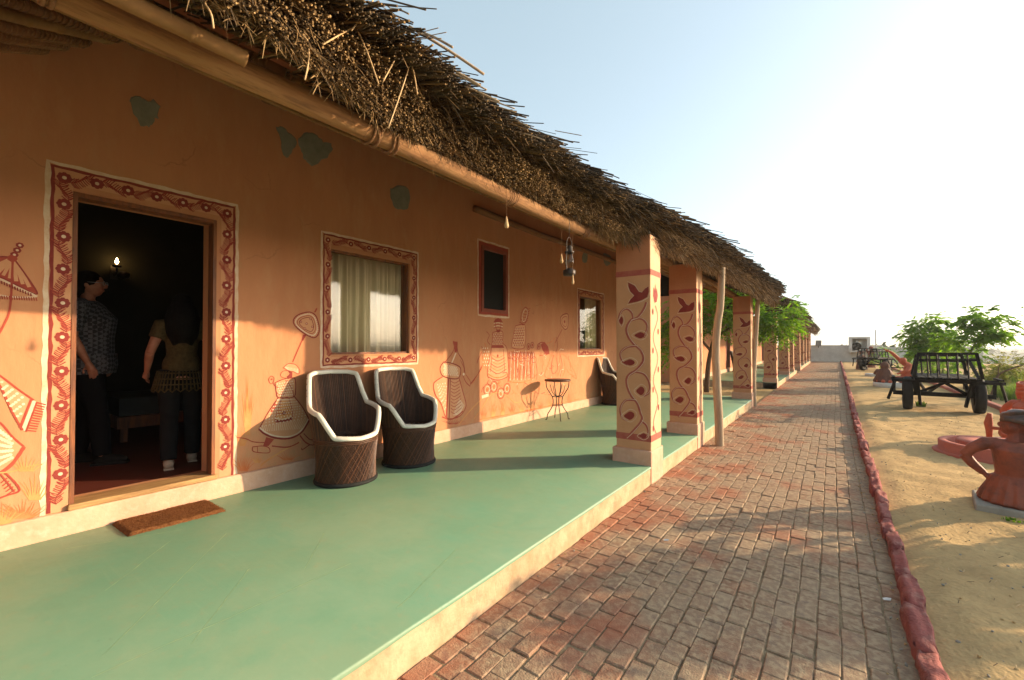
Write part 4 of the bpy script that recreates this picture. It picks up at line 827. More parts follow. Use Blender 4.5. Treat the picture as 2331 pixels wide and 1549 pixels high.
m.fill(bd, PALE, .0009); m.loop(bd, .010); m.dots((760, 420), (858, 415), (860, 540), (756, 540), 6, 6, .010, RED); m.dots((760, 420), (858, 415), (860, 540), (756, 540), 5, 5, .006, WHITE, .0032); m.fill([(752, 545), (866, 545), (880, 575), (742, 575)], RED, .0016)
for i in range(6): m.c([(722 + i * 6, 800 - i * 30), (810, 850 - i * 34), (905 - i * 5, 800 - i * 30)], .008, ORANGE if i % 2 else RED)
m.c([(705, 850), (760, 885), (810, 893), (870, 880), (918, 845)], .014, ORANGE); m.dot(810, 660, .018, RED); m.l([(750, 590), (735, 830)], .007); m.l([(870, 590), (885, 830)], .007)
m.c([(690, 400), (720, 440), (700, 500), (730, 540)], .008); m.c([(670, 520), (690, 600), (650, 680), (690, 800)], .010, ORANGE); m.dots((650, 560), (720, 560), (720, 780), (650, 780), 3, 6, .010, WHITE)
for (x, y) in ((770, 990), (910, 1010), (700, 1020), (845, 1060)): m.P.ring(m.f(x, y), .085, .012, RED, ry=.085); m.P.ring(m.f(x, y), .05, .010, WHITE); m.dot(x, y, .018, ORANGE)
m.l([(640, 1100), (715, 1078)], .035, WHITE, .003)
m.P.ring(m.f(1095, 235), .095, .012, RED, ry=.165, rot=-.45); m.P.ring(m.f(1100, 225), .06, .010, WHITE, ry=.12, rot=-.45)
for i in range(6): m.c([(1040 + i * 14, 300 - i * 30), (1080 + i * 12, 310 - i * 30), (1130 + i * 6, 280 - i * 26)], .008, RED)
m.c([(1065, 70), (1060, 100), (1075, 130)], .008, ORANGE)
bd = [(1000, 340), (1100, 330), (1108, 480), (1085, 580), (965, 570), (975, 460)]
m.fill(bd, PALE, .0009); m.loop(bd, .009); m.dots((990, 360), (1098, 350), (1085, 560), (972, 560), 6, 8, .011, RED); m.dots((990, 360), (1098, 350), (1085, 560), (972, 560), 5, 7, .007, WHITE, .0032)
for i in range(14):
    x = 930 + i * 20; m.c([(x, 600 + (i % 3) * 18), (x + 8 * math.sin(i), 720), (x - 6, 920)], .010, WHITE if i % 2 else ORANGE, .002); m.c([(x + 4, 610), (x + 10, 700), (x + 6, 780), (x + 14, 900)], .006, RED)
    m.loop([(x, 620), (x + 14, 640), (x + 4, 690), (x - 10, 660)], .006, RED if i % 2 else DEEP)
m.c([(920, 930), (1000, 945), (1090, 940), (1190, 900)], .012, ORANGE); m.c([(915, 850), (930, 900), (920, 935)], .010, RED)
for (x, y) in ((1140, 560), (1180, 545), (1250, 560)): m.P.ring(m.f(x, y), .05, .012, DEEP); m.dot(x, y, .02, RED)
m.fill([(1270, 540), (1310, 510), (1350, 560), (1362, 640), (1330, 650), (1290, 600)], RED, .0016); m.c([(1230, 600), (1240, 540), (1290, 515), (1340, 560), (1360, 640)], .014, RED)
fan = [(1530, 380), (1490, 330), (1480, 260), (1510, 220), (1560, 215), (1565, 290), (1556, 360)]
m.fill(fan, PALE, .0009); m.loop(fan, .012, DEEP); m.loop([(1525 + (x - 1525) * .65, 295 + (y - 295) * .65) for x, y in fan], .009, RED); m.dot(1525, 295, .022, RED); m.l([(1500, 375), (1440, 490), (1425, 520)], .012, RED)
m.c([(1330, 530), (1390, 505), (1420, 470), (1415, 600)], .010, ORANGE); m.c([(1440, 460), (1450, 560), (1430, 620)], .010, RED)
m.c([(1395, 620), (1360, 720), (1315, 860), (1360, 900), (1430, 890), (1480, 800), (1470, 700), (1490, 640), (1560, 690), (1610, 790), (1655, 885), (1640, 900), (1560, 830)], .009, ORANGE)
m.c([(1410, 650), (1385, 760), (1400, 850), (1450, 800), (1440, 680)], .008, RED); m.c([(1520, 700), (1530, 800), (1505, 880)], .012, ORANGE); m.c([(1480, 650), (1500, 760), (1480, 880)], .007, RED)
for i in range(10): m.tuft(660 + i * 102, 1330 - i * 17, random.uniform(120, 220), 50, 8, ORANGE if i % 3 == 0 else OCHRE, .012)
rs = random.Random(8)
for i in range(95):
    x = rs.uniform(650, 1640); y = rs.uniform(600, 1080); a_ = rs.uniform(0, 6.28); L_ = rs.uniform(25, 70); k_ = rs.uniform(-.9, .9)
    m.c([(x, y), (x + L_ * math.cos(a_) * .5, y + L_ * math.sin(a_) * .5), (x + L_ * math.cos(a_ + k_), y + L_ * math.sin(a_ + k_))], rs.uniform(.005, .009), rs.choice((RED, ORANGE, ORANGE, WHITE)), .002, sub=4)
for (x, y, s_) in ((990, 640, 1), (1060, 655, .9), (1130, 650, .95), (1200, 665, .85)):
    m.loop([(x, y), (x + 26 * s_, y + 22), (x + 20 * s_, y + 62), (x - 18 * s_, y + 62), (x - 26 * s_, y + 22)], .007, RED); m.c([(x - 20, y + 70), (x - 30, y + 170), (x - 24, y + 260)], .007, ORANGE); m.c([(x + 20, y + 70), (x + 32, y + 170), (x + 26, y + 250)], .007, RED); m.dot(x, y + 30, .014, ORANGE)
m.c([(560, 1330), (640, 1220), (760, 1060), (900, 1080), (1020, 1160), (1180, 1060)], .010, OCHRE); m.c([(400, 1390), (520, 1240), (650, 1110)], .012, OCHRE); m.c([(620, 1340), (1100, 1250), (1680, 1120)], .012, ORANGE)
m.build()
# figure with parasol at the left edge
m = Mural(mapper(0, 520, 2.15))
um = [(65, 145), (130, 235), (182, 322), (95, 285), (0, 240), (-95, 222), (-160, 228), (-90, 170), (0, 140)]
m.fill(um, RED, .0009); m.loop(um, .008, DEEP)
for i in range(9):
    t = (i + .5) / 9; m.l([(60 + (t - .5) * 30, 152), (-130 + 290 * t, 225 + 80 * max(0, t - .45) * 1.6)], .016, PALE, .0018)
m.c([(182, 335), (95, 295), (0, 250), (-95, 232), (-160, 238)], .012, WHITE); m.c([(180, 336), (90, 338), (0, 328), (-90, 300)], .008, WHITE)
for i in range(26): m.l([(176 - i * 12, 338 - i * .6), (180 - i * 12, 356 - i * .6)], .005, RED)
for i in range(18): m.l([(150 - i * 13, 318 - i * 5.5), (152 - i * 13, 334 - i * 5.5)], .006, DEEP)
for x, y in ((70, 130), (84, 108), (97, 84)): m.dot(x, y, .018, DEEP); m.dot(x, y, .007, WHITE, .0034)
m.dot(60, 148, .022, RED)
m.build(); m = Mural(mapper(0, 520, 2.15))
m.P.ring(m.f(-190, 470), .095, .010, RED, ry=.12); m.fill([(-250, 440), (-215, 395), (-160, 395), (-130, 440)], RED, .0012); m.c([(-245, 445), (-190, 425), (-132, 445)], .012, WHITE); m.dot(-160, 470, .010, DEEP); m.c([(-140, 480), (-118, 495), (-142, 505)], .008)
t2 = [(-250, 560), (-190, 545), (-120, 560), (-90, 690), (-130, 800), (-250, 800), (-285, 690)]; m.fill(t2, PALE, .0009); m.loop(t2, .010); m.dots((-240, 575), (-130, 575), (-140, 780), (-240, 780), 5, 7, .010); m.c([(-110, 590), (-40, 560), (20, 470), (50, 380), (62, 160)], .010)
s2 = [(-250, 800), (-330, 1000), (-370, 1180), (-230, 1230), (-60, 1205), (-70, 950), (-130, 800)]; m.fill(s2, PALE, .0008); m.loop(s2, .010); m.dots((-250, 820), (-140, 820), (-70, 1190), (-350, 1190), 9, 9, .009); m.c([(-366, 1170), (-230, 1216), (-62, 1190)], .016, WHITE); m.c([(-250, 1230), (-260, 1300), (-200, 1320)], .012); m.c([(-150, 1220), (-150, 1300), (-90, 1320)], .012)
f1 = [(-60, 690), (0, 722), (90, 790), (165, 842), (110, 988), (60, 900), (0, 772), (-60, 720)]
m.fill(f1, PALE, .0009); m.c([(-60, 690), (0, 722), (90, 790), (165, 842)], .010); m.c([(110, 988), (60, 900), (0, 772), (-60, 720)], .010); m.dots((0, 740), (130, 830), (95, 950), (20, 820), 5, 5, .008)
m.fill([(160, 842), (176, 848), (122, 992), (104, 984)], WHITE, .002); m.l([(152, 838), (98, 976)], .012, RED); m.l([(180, 850), (128, 996)], .008, RED); m.hatch((180, 846), (135, 996), (226, 858), (176, 1000), 12, .007, RED, .002)
f2 = [(-60, 930), (0, 952), (60, 1020), (118, 1070), (60, 1152), (0, 1196), (-60, 1210)]
m.fill(f2, PALE, .0009); m.c([(-60, 930), (0, 952), (60, 1020), (118, 1070)], .010); m.c([(118, 1070), (60, 1152), (0, 1196), (-60, 1210)], .018); m.dots((-20, 960), (60, 1030), (60, 1130), (-30, 1190), 6, 6, .010)
m.c([(18, 1190), (60, 1230), (92, 1270), (88, 1290), (40, 1305), (0, 1320)], .010); m.c([(0, 1200), (40, 1250), (70, 1290)], .007); m.hatch((30, 1215), (80, 1285), (0, 1240), (40, 1310), 5, .006, RED)
m.c([(-20, 1198), (60, 1190), (140, 1165), (205, 1155)], .008, OCHRE); m.tuft(130, 1190, 100, 110, 9); m.tuft(170, 1330, 130, 90, 9); m.tuft(110, 1420, 100, 150, 17, ORANGE, .010); m.tuft(10, 1450, 110, 110, 13, OCHRE)
m.build()

# ------------------------------------------------------------------ farther huts
def far_hut(y0, y1, pillars, label, seed, n1, rr, wins, door):
    h = tag(empty('thatched_hut', (0, 0, 0)), label, 'hut', 'thatched huts along the brick path')
    w = MB().use(0); holes = [(a, a + 1.05, 1.385, 2.5) for a in wins] + [(door, door + 0.87, 0.37, 2.5)]
    wall_panels(w, WX - .25, WX, y0 + .2, y1, 0, 3.46, holes); w.span(WX - 5, WX - .251, y0 + .2, y0 + .42, 0, 3.46); w.build('wall', 'wall_plaster', h)
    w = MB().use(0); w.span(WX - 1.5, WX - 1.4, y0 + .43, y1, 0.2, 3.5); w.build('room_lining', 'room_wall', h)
    w = MB().use(0); w.span(WX + .0005, WX + .03, y0 + .2, y1, FZ - .02, .345); w.build('skirting', 'plinth_paint', h)
    w = MB().use(0); w.span(WX, PX, y0, y1, -.05, FZ - .018); v = w.build('veranda', 'platform_edge', h)
    w = MB().use(0); w.span(WX, PX + .006, y0 - .004, y1, FZ - .0175, FZ); w.build('painted_floor', 'green_floor', v)
    for a in wins:
        f = MB().use(0)
        for (p, q, r, s) in ((a - .1, a, 1.285, 2.6), (a + 1.05, a + 1.15, 1.285, 2.6), (a, a + 1.05, 1.285, 1.385), (a, a + 1.05, 2.5, 2.6)): f.span(WX - .05, WX + .006, p, q, r, s)
        fo = f.build('window', 'paint_red', h); f = MB().use(0); f.span(WX - .06, WX - .052, a, a + 1.05, 1.385, 2.5); f.build('pane', 'dark_mesh', fo)
    f = MB().use(0); f.span(WX - .1, WX + .012, door - .12, door, .346, 2.62); f.span(WX - .1, WX + .012, door + .87, door + .99, .346, 2.62); f.span(WX - .1, WX + .012, door, door + .87, 2.5, 2.62); f.build('door_frame', 'red_frame', h)
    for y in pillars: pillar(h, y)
    log('eave_beam', [(BEAM_X, y0 - .3, 2.68), (BEAM_X, (y0 + y1) / 2, 2.66), (BEAM_X, y1 + .3, 2.68)], .055, 'log_wood', h, 8)
    yr = y0
    while yr < y1: bamboo('rafter', (-2.0, yr, under(-2.0) + .03), (RIDGE, yr, under(RIDGE) + .03), .04, h, 1.2); yr += .7
    ya = y0 - .9; yb = y1 + .9
    gx = ([ya, yb], [-1.32, -1.28], [2.56, 2.56], [-1.08, -1.03], [2.95, 2.95])
    roof(h, *gx, ya, yb, [reeds(n1, *gx, ya, yb, rr * .8, rr * 1.3, 4, seed), straws(n1 // 2, *gx, ya, yb, seed + 1, rr * .6, .08, .25), gable_reeds(900, yb, -5, -1.0, lambda x: 2.58 + SLOPE * (-1.2 - x), seed + 2, rr), gable_reeds(900, ya + .05, -5, -1.0, lambda x: 2.58 + SLOPE * (-1.2 - x), seed + 3, rr)])
    return h
far_hut(17.66, 28.0, (17.66, 22.9, 25.9), 'middle thatched hut past the leafy tree, seen end on behind its painted pillars', 31, 5000, .010, (20.9, 26.2), 23.6)
far_hut(31.3, 48.0, (31.3, 35.5, 39.3, 44.2, 47.4), 'farthest thatched hut nearest the white boundary wall', 41, 3500, .016, (33.4, 42.0), 37.0)

# ------------------------------------------------------------------ kerbs and walls
def rock(seed, l, w_, h):
    bm = bmesh.new(); bmesh.ops.create_cube(bm, size=2.0); bmesh.ops.subdivide_edges(bm, edges=bm.edges[:], cuts=7, use_grid_fill=True)
    for v in bm.verts:
        p = v.co.copy(); s_ = 1 - 0.10 * (abs(p.x) ** 6 * abs(p.y) ** 6 + abs(p.z) ** 6 * abs(p.x) ** 6 + abs(p.z) ** 6 * abs(p.y) ** 6)
        v.co = Vector((p.x * w_ / 2, p.y * l / 2, p.z * h / 2)) * s_
        q = v.co * 7 + Vector((seed * 9.3, 0, 0)); v.co += Vector(mnoise.noise_vector(q)) * 0.012 + Vector(mnoise.noise_vector(q * 3.1)) * 0.009
        if p.z > 0.2: v.co.z += 0.02 * mnoise.noise(Vector((p.x, p.y * 1.5, seed)))
    me = bpy.data.meshes.new('kerb_stone'); bm.to_mesh(me); bm.free(); me.materials.append(MATS['kerb_red'])
    for p in me.polygons: p.use_smooth = True
    return me
ROCKS = [rock(i, 0.40, 0.088, 0.19) for i in range(9)]
kerb = tag(empty('stone_kerb', (0.36, 2, 0)), 'row of rough red painted stones edging the brick path along the sand', 'kerb')
y = -1.0; k = 0
while y < 50.2:
    sc = random.uniform(.75, 1.2); L = 0.40 * sc
    link('stone', ROCKS[random.randrange(9)], kerb, (kerb_x(y + L / 2) + 0.045 - 0.36 + random.uniform(-.012, .012), y + L / 2 - 2, random.uniform(-.03, -.008)), (random.uniform(-.03, .03), random.uniform(-.06, .06), random.uniform(-.04, .04) + (math.pi if random.random() < .5 else 0)))
    COL.objects[-1].scale = (random.uniform(.9, 1.1), sc * 1.04, random.uniform(.9, 1.15)); y += L * .97
    k += 1
lb = MB().use(0); lb.span(3.02, 3.16, 5, 45, -.1, .10); o = tag(lb.build('border_wall', 'border_red'), 'low pinkish red border wall at the far side of the sand yard', 'border wall'); bb = o.modifiers.new('bevel', 'BEVEL'); bb.width = .02; bb.segments = 2
wb = MB().use(0)
wb.span(-14, 3.6, 50.9, 51.15, -.2, 1.46); wb.span(3.6, 9.8, 50.9, 51.15, -1.5, 1.30); wb.span(-14.03, 3.6, 50.87, 51.18, 1.46, 1.53); wb.span(3.6, 9.85, 50.87, 51.18, 1.30, 1.36)
tag(wb.build('boundary_wall', 'white_wash'), 'whitewashed boundary wall closing off the end of the brick path', 'wall')
# cooling unit in a white niche
nb = empty('air_conditioner_niche', (0, 50.6, 0)); tag(nb, 'white box niche holding a grey outdoor fan unit on the boundary wall', 'niche')
p0 = on_plane(1932, 768, 1, 50.5); p1 = on_plane(1980, 802, 1, 50.5)
mb = MB().use(0); X0, X1, Z0, Z1 = p0.x, p1.x, p1.z, p0.z; yy = -.75
mb.span(X0, X0 + .22, yy, .3, Z0, Z1); mb.span(X1 - .22, X1, yy, .3, Z0, Z1); mb.span(X0 + .22, X1 - .22, yy, .3, Z1 - .15, Z1); mb.span(X0 + .22, X1 - .22, yy, .3, Z0, Z0 + .12); mb.span(X0 + .22, X1 - .22, .18, .3, Z0 + .12, Z1 - .15); mb.build('niche_box', 'white_wash', nb)
mb = MB().use(0); mb.span(X0 + .5, X1 - .6, -.5, .1, Z0 + .12, Z0 + .95); ub = mb.build('fan_unit', 'rim_white', nb)
mb = MB().use(0); mb.tube([((X0 + X1) / 2 - .2, -.53, Z0 + .52), ((X0 + X1) / 2 - .2, -.502, Z0 + .52)], .36, 20); mb.build('fan_grille', 'dark_mesh', ub)
fl = empty('flood_light', tuple(on_plane(1863, 790, 1, 50.8))); tag(fl, 'small grey flood light on top of the boundary wall beside the huts', 'light')
mb = MB().use(0); mb.box((0, 0, .35), (.42, .2, .5), Euler((.3, 0, .2)).to_matrix()); mb.build('housing', 'grey_metal', fl); mb = MB().use(0); mb.bar((0, 0, -.1), (0, 0, .15), .05); mb.build('bracket', 'iron', fl)
pm = MB().use(0); p = on_plane(1994, 822, 1, 50.2); pm.tube([(p.x, 50.2, 0), (p.x, 50.2, 2.9)], [.05, .04], 8); tag(pm.build('thin_pole', 'grey_metal'), 'thin grey pole rising in front of the far boundary wall', 'pole')

# ------------------------------------------------------------------ posts
def post(pts, z_top, label):
    P_ = [on_plane(u, v, 1, pts[0][2]) for u, v, _ in pts]
    o = log('wooden_post', P_, (.062, .048), 'grey_post', None, 12, .004); tag(o, label, 'post', 'wooden posts propping the eave'); return o
b0 = on_plane(1638, 1015, 2, 0).y
post([(1638, 1022, b0), (1636, 950, b0), (1632, 880, b0), (1629, 800, b0), (1633, 740, b0), (1640, 690, b0), (1643, 610, b0)], 0, 'nearer crooked grey wooden post propping the eave between pillars')
b0 = on_plane(1716, 925, 2, 0).y
post([(1716, 930, b0), (1715, 860, b0), (1718, 800, b0), (1722, 740, b0), (1726, 676, b0)], 0, 'farther thin brown wooden post propping the end of the thatch')

# ------------------------------------------------------------------ cane chairs
def chair_proto():
    root = empty('cane_chair')
    def hgt(ph):   # ph degrees from the back
        a = abs(((ph + 180) % 360) - 180)
        return interp(a, [0, 30, 46, 57, 66, 108, 116, 134, 180], [1.01, 1.005, 0.985, 0.80, 0.70, 0.650, 0.60, 0.445, 0.425])
    def rad(z): return interp(z, [0, .05, .2, .40, .55, .7, 1.0], [.268, .264, .260, .282, .308, .326, .345])
    N = 120
    def pt(i, z, off=0.0):
        ph = 360 * i / N; an = R(ph + 180); r_ = rad(z) + off; lean = -0.09 * max(0, z - .42)
        return Vector((r_ * math.cos(an) + lean, r_ * math.sin(an), z))
    sh = MB().use(0); lev = 10; vs_ = []
    for off in (0.0, -0.022):
        for i in range(N):
            h = hgt(360 * i / N)
            for k in range(lev + 1): vs_.append(pt(i, h * k / lev, off))
    fs = []; M_ = N * (lev + 1)
    for i in range(N):
        i2 = (i + 1) % N
        for k in range(lev):
            a = i * (lev + 1) + k; b_ = i2 * (lev + 1) + k; fs.append((a, b_, b_ + 1, a + 1)); fs.append((M_ + a, M_ + a + 1, M_ + b_ + 1, M_ + b_))
        fs.append((i * (lev + 1) + lev, i2 * (lev + 1) + lev, M_ + i2 * (lev + 1) + lev, M_ + i * (lev + 1) + lev))
    sh.add(vs_, fs); sh.build('shell', 'cane_dark', root)
    st = MB()
    for d in (1, -1):
        for k in range(110 if d > 0 else 26):
            p0 = N * k / (110 if d > 0 else 26) + random.uniform(-.3, .3); st.use(0, random.random() ** 2.2)
            st.tube([pt(p0 + d * 15 * t / 5, .03 + .37 * t / 5, .0035 + (.002 if d > 0 else 0)) for t in range(6)], .0042, 4, cap=False)
    for k in range(110):
        i = N * k / 110; h = hgt(360 * i / N); st.use(0, random.random() ** 2)
        if h > .46:
            for off in (.003, -.025): st.tube([pt(i + .5 * t, .41 + (h - .43) * t / 3, off) for t in range(4)], .0042, 4, cap=False)
    for z in (.385, .40, .415): st.use(0, .35).tube([pt(i * 2, z + .002 * math.sin(i), .006) for i in range(N // 2)], .006, 5, closed=True)
    st.build('cane_weave', 'cane_stick', root)
    se = MB(); se.use(0, .2); vs_ = [(-.01, 0, .385)] + [pt(i, .37, -.02) for i in range(N)]; se.add(vs_, [(0, 1 + i, 1 + (i + 1) % N) for i in range(N)])
    for k in range(30):
        i = N * k / 30; se.use(0, random.random()); p_ = pt(i, .375, -.025); se.tube([(0, 0, .392), (p_ * .5) + Vector((0, 0, .196)), p_], [.004, .010, .013], 5)
    se.build('seat', 'cane_stick', root)
    ri = MB().use(0); ri.tube([pt(i, hgt(360 * i / N), -.011) for i in range(N)], .0235, 10, closed=True); ri.build('rim', 'rim_white', root)
    ba = MB().use(0); ba.tube([pt(i * 2, .018, .004) for i in range(N // 2)], .020, 8, closed=True); ba.build('base_ring', 'rubber', root)
    return root
CHAIRS = [((-3.76, 2.47), -8, 'white rimmed cane tub chair left of its pair, nearest the open door'), ((-3.76, 3.24), -6, 'white rimmed cane tub chair right of its pair, under the wide window'),
          ((-3.86, 9.12), 0, 'white rimmed cane tub chair half hidden behind the first painted pillar'), ((-3.75, 24.2), 0, 'small far white rimmed cane chair on the veranda of the middle hut')]
cp = chair_proto()
for i, ((x, y), a, lab) in enumerate(CHAIRS):
    c = cp if i == 0 else copy_tree(cp); c.location = (x, y, FZ); c.rotation_euler = (0, 0, R(a)); tag(c, lab, 'chair', 'cane tub chairs along the wall')
# ------------------------------------------------------------------ iron table
tb = tag(empty('iron_table', (-3.85, 6.62, FZ)), 'small round table on curved black iron legs beside the mural', 'table')
t = MB().use(0); t.lathe([(0, .665), (.215, .665), (.228, .672), (.228, .688), (.22, .695), (0, .695)], n=32); t.build('table_top', 'table_top', tb)
for k in range(4):
    an = R(45 + 90 * k); dx, dy = math.cos(an), math.sin(an); l_ = MB().use(0)
    l_.tube(smooth_curve([(dx * .205, dy * .205, .66), (dx * .19, dy * .19, .55), (dx * .12, dy * .12, .44), (dx * .085, dy * .085, .37), (dx * .08, dy * .08, .28), (dx * .11, dy * .11, .20), (dx * .175, dy * .175, .10), (dx * .19, dy * .19, .02), (dx * .215, dy * .215, .006)], 5), .008, 7); l_.build('leg', 'iron', tb)
t = MB().use(0)
for z in (.40, .25): t = MB().use(0); t.tube([(.09 * math.cos(q), .09 * math.sin(q), z) for q in [i * math.pi / 10 for i in range(20)]], .006, 5, closed=True); t.build('brace', 'iron', tb)
t = MB().use(0); t.tube(smooth_curve([(-.15, 0, .60), (-.10, 0, .46), (0, 0, .40), (.10, 0, .46), (.15, 0, .60)], 5), .006, 5); t.build('brace', 'iron', tb); t = MB().use(0); t.tube(smooth_curve([(0, -.15, .60), (0, -.10, .46), (0, 0, .40), (0, .10, .46), (0, .15, .60)], 5), .006, 5); t.build('brace', 'iron', tb)
# ------------------------------------------------------------------ door mat
dm = MB(); ny_, nx_ = 60, 26; vs_ = []
pts4 = [Vector((-4.155, 0.86)), Vector((-3.80, 0.87)), Vector((-3.775, 1.45)), Vector((-4.155, 1.455))]
for j in range(ny_ + 1):
    for i in range(nx_ + 1):
        u, v = i / nx_, j / ny_; p = (pts4[0] * (1 - u) + pts4[1] * u) * (1 - v) + (pts4[3] * (1 - u) + pts4[2] * u) * v
        ed = min(u, 1 - u, v, 1 - v); z = FZ + 0.001 + min(1, ed * 25) * 0.022 + random.uniform(-.0025, .0025) + 0.003 * mnoise.noise(Vector((p.x * 6, p.y * 6, 0)))
        vs_.append((p.x, p.y, z))
dm.use(0, .3); dm.add(vs_, [(j * (nx_ + 1) + i, j * (nx_ + 1) + i + 1, (j + 1) * (nx_ + 1) + i + 1, (j + 1) * (nx_ + 1) + i) for j in range(ny_) for i in range(nx_)])
for k in range(5000):
    u, v = random.random(), random.random()
    p = (pts4[0] * (1 - u) + pts4[1] * u) * (1 - v) + (pts4[3] * (1 - u) + pts4[2] * u) * v; an = random.uniform(0, 6.28); h = random.uniform(.006, .013); dm.use(0, random.random(), False)
    z = FZ + .02 if min(u, 1 - u, v, 1 - v) > .03 else FZ + .008; dx, dy = math.cos(an), math.sin(an)
    dm.add([(p.x - dx * .0015, p.y - dy * .0015, z), (p.x + dx * .0015, p.y + dy * .0015, z), (p.x + dy * .006, p.y - dx * .006, z + h)], [(0, 1, 2)])
tag(dm.build('door_mat', 'coir'), 'brown coir door mat on the green floor before the open door', 'door mat')
# ------------------------------------------------------------------ hanging lantern and clappers
lx, ly = -1.90, 3.47
def hang_pt(u, v, x): return on_plane(u, v, 0, x)
ln = tag(empty('hurricane_lantern', tuple(hang_pt(1296, 628, lx))), 'black hurricane lantern with glass chimney hanging from the eave beam', 'lantern')
a = MB().use(0); a.lathe([(0, 0), (.05, 0), (.056, .012), (.056, .045), (.038, .058), (.022, .066), (0, .066)], n=18); a.build('tank', 'iron', ln)
a = MB().use(0); a.lathe([(.024, .066), (.038, .10), (.042, .135), (.034, .175), (.024, .195)], n=18); a.build('chimney', 'lantern_glass', ln)
a = MB().use(0); a.lathe([(.026, .195), (.042, .20), (.044, .215), (.030, .225), (.030, .255), (.018, .27), (0, .275)], n=18); a.build('cap', 'iron', ln)
a = MB().use(0)
for s_ in (-1, 1): a.tube(smooth_curve([(0, s_ * .052, .045), (0, s_ * .058, .12), (0, s_ * .050, .20), (0, s_ * .030, .235)], 5), .0055, 6)
a.tube([(.043 * math.cos(q), .043 * math.sin(q), .13) for q in [i * math.pi / 8 for i in range(16)]], .002, 4, closed=True); a.build('side_tubes', 'iron', ln)
a = MB().use(0); a.tube(smooth_curve([(0, -.05, .20), (0, -.045, .30), (0, 0, .345), (0, .045, .30), (0, .05, .20)], 5), .0028, 5)
a.tube([(0, 0, .345), (0, 0, 2.60 - ln.location.z)], .0025, 5); a.build('handle', 'iron', ln)
for i, (u, v0, v1, x, lab) in enumerate([(1153, 520, 470, -1.9, 'pale wooden drop hanging on a string left of the lantern, over the small window'), (1278, 600, 505, -2.0, 'pale wooden drop hanging on a string just left of the lantern'), (1304, 648, 520, -1.85, 'pale wooden drop hanging on a string below and right of the lantern')]):
    p = hang_pt(u, v0, x); e = tag(empty('hanging_drop', tuple(p)), lab, 'ornament', 'wooden drops hanging from the eave')
    a = MB().use(0); s_ = 1.0 if i < 2 else .7; a.lathe([(0, 0), (.014 * s_, .004), (.017 * s_, .02), (.010 * s_, .05), (.004, .085), (0, .09)], n=12); a.build('drop', 'stray_reed', e)
    a = MB().use(0); a.tube([(0, 0, .085), (0, 0, 2.58 - p.z)], .0016, 4); a.build('string', 'rope', e)
# ------------------------------------------------------------------ curtains behind the glass
def curtain(y0, y1, z0, z1, x, waves, label, amp=.03):
    c = MB().use(0); n_ = int((y1 - y0) / .008); vs_ = []
    for i in range(n_ + 1):
        y = y0 + (y1 - y0) * i / n_; o_ = amp * math.sin(waves * (y - y0) * 6.28 + 1.5 * math.sin(y * 9)) + amp * .4 * math.sin(waves * 2.3 * y * 6.28)
        for z, k in ((z0, 1.15), ((z0 + z1) / 2, 1), (z1, .75)): vs_.append((x + o_ * k, y, z))
    c.add(vs_, [(i * 3 + j, i * 3 + 3 + j, i * 3 + 4 + j, i * 3 + 1 + j) for i in range(n_) for j in range(2)])
    o = c.build('curtain', 'curtain_cloth'); o.modifiers.new('solid', 'SOLIDIFY').thickness = .002; tag(o, label, 'curtain'); return o
curtain(2.565, 3.615, 1.36, 2.48, WX - 0.15, 8, 'pale olive curtain hanging in folds behind the wide window')
curtain(8.62, 9.165, 1.38, 2.505, WX - 0.15, 8, 'pale olive curtain drawn aside behind the far veranda window')
# ------------------------------------------------------------------ inside the room
sc_p = on_plane(265, 600, 0, -7.60)
sc = tag(empty('wall_lamp', tuple(sc_p)), 'lit wall lamp with small flame glowing in the dark room', 'lamp')
a = MB().use(0); a.tube(smooth_curve([(-.09, 0, -.12), (-.03, 0, -.16), (.02, 0, -.12), (.02, 0, -.05)], 5), .012, 7); a.lathe([(0, -.06), (.045, -.05), (.05, -.03), (.02, -.015), (0, -.015)], (.02, 0, 0), 14); a.box((-.095, 0, -.11), (.012, .08, .18)); a.lathe([(.03, -.10), (.07, -.13), (.06, -.18), (0, -.20)], (.02, .07, 0), 12); a.build('bracket', 'iron', sc)
a = MB().use(0); a.lathe([(0, -.012), (.016, .0), (.02, .02), (.011, .05), (0, .075)], (.02, 0, 0), 12); a.build('flame', 'flame', sc)
lp = bpy.data.lights.new('lamp_light', 'POINT'); lp.energy = 0.6; lp.color = (1, .55, .2); lp.shadow_soft_size = .03; lo = bpy.data.objects.new('lamp_light', lp); COL.objects.link(lo); lo.parent = sc; lo.location = (.05, 0, .03)
bed = tag(empty('bed', (-7.0, 2.3, .362)), 'low bed with pale cover in the dark room', 'bed')
a = MB().use(0); a.span(-.55, .5, -.9, 1.3, .30, .50); a.build('mattress', 'bed_cloth', bed)
a = MB().use(0); a.span(-.57, .52, -.92, 1.32, .16, .29); fr_ = a.build('bed_frame', 'dark_wood', bed)
for x_, y_ in ((-.5, -.85), (.45, -.85), (-.5, 1.25), (.45, 1.25)): a = MB().use(0); a.span(x_ - .03, x_ + .03, y_ - .03, y_ + .03, 0, .159); a.build('leg', 'dark_wood', bed)

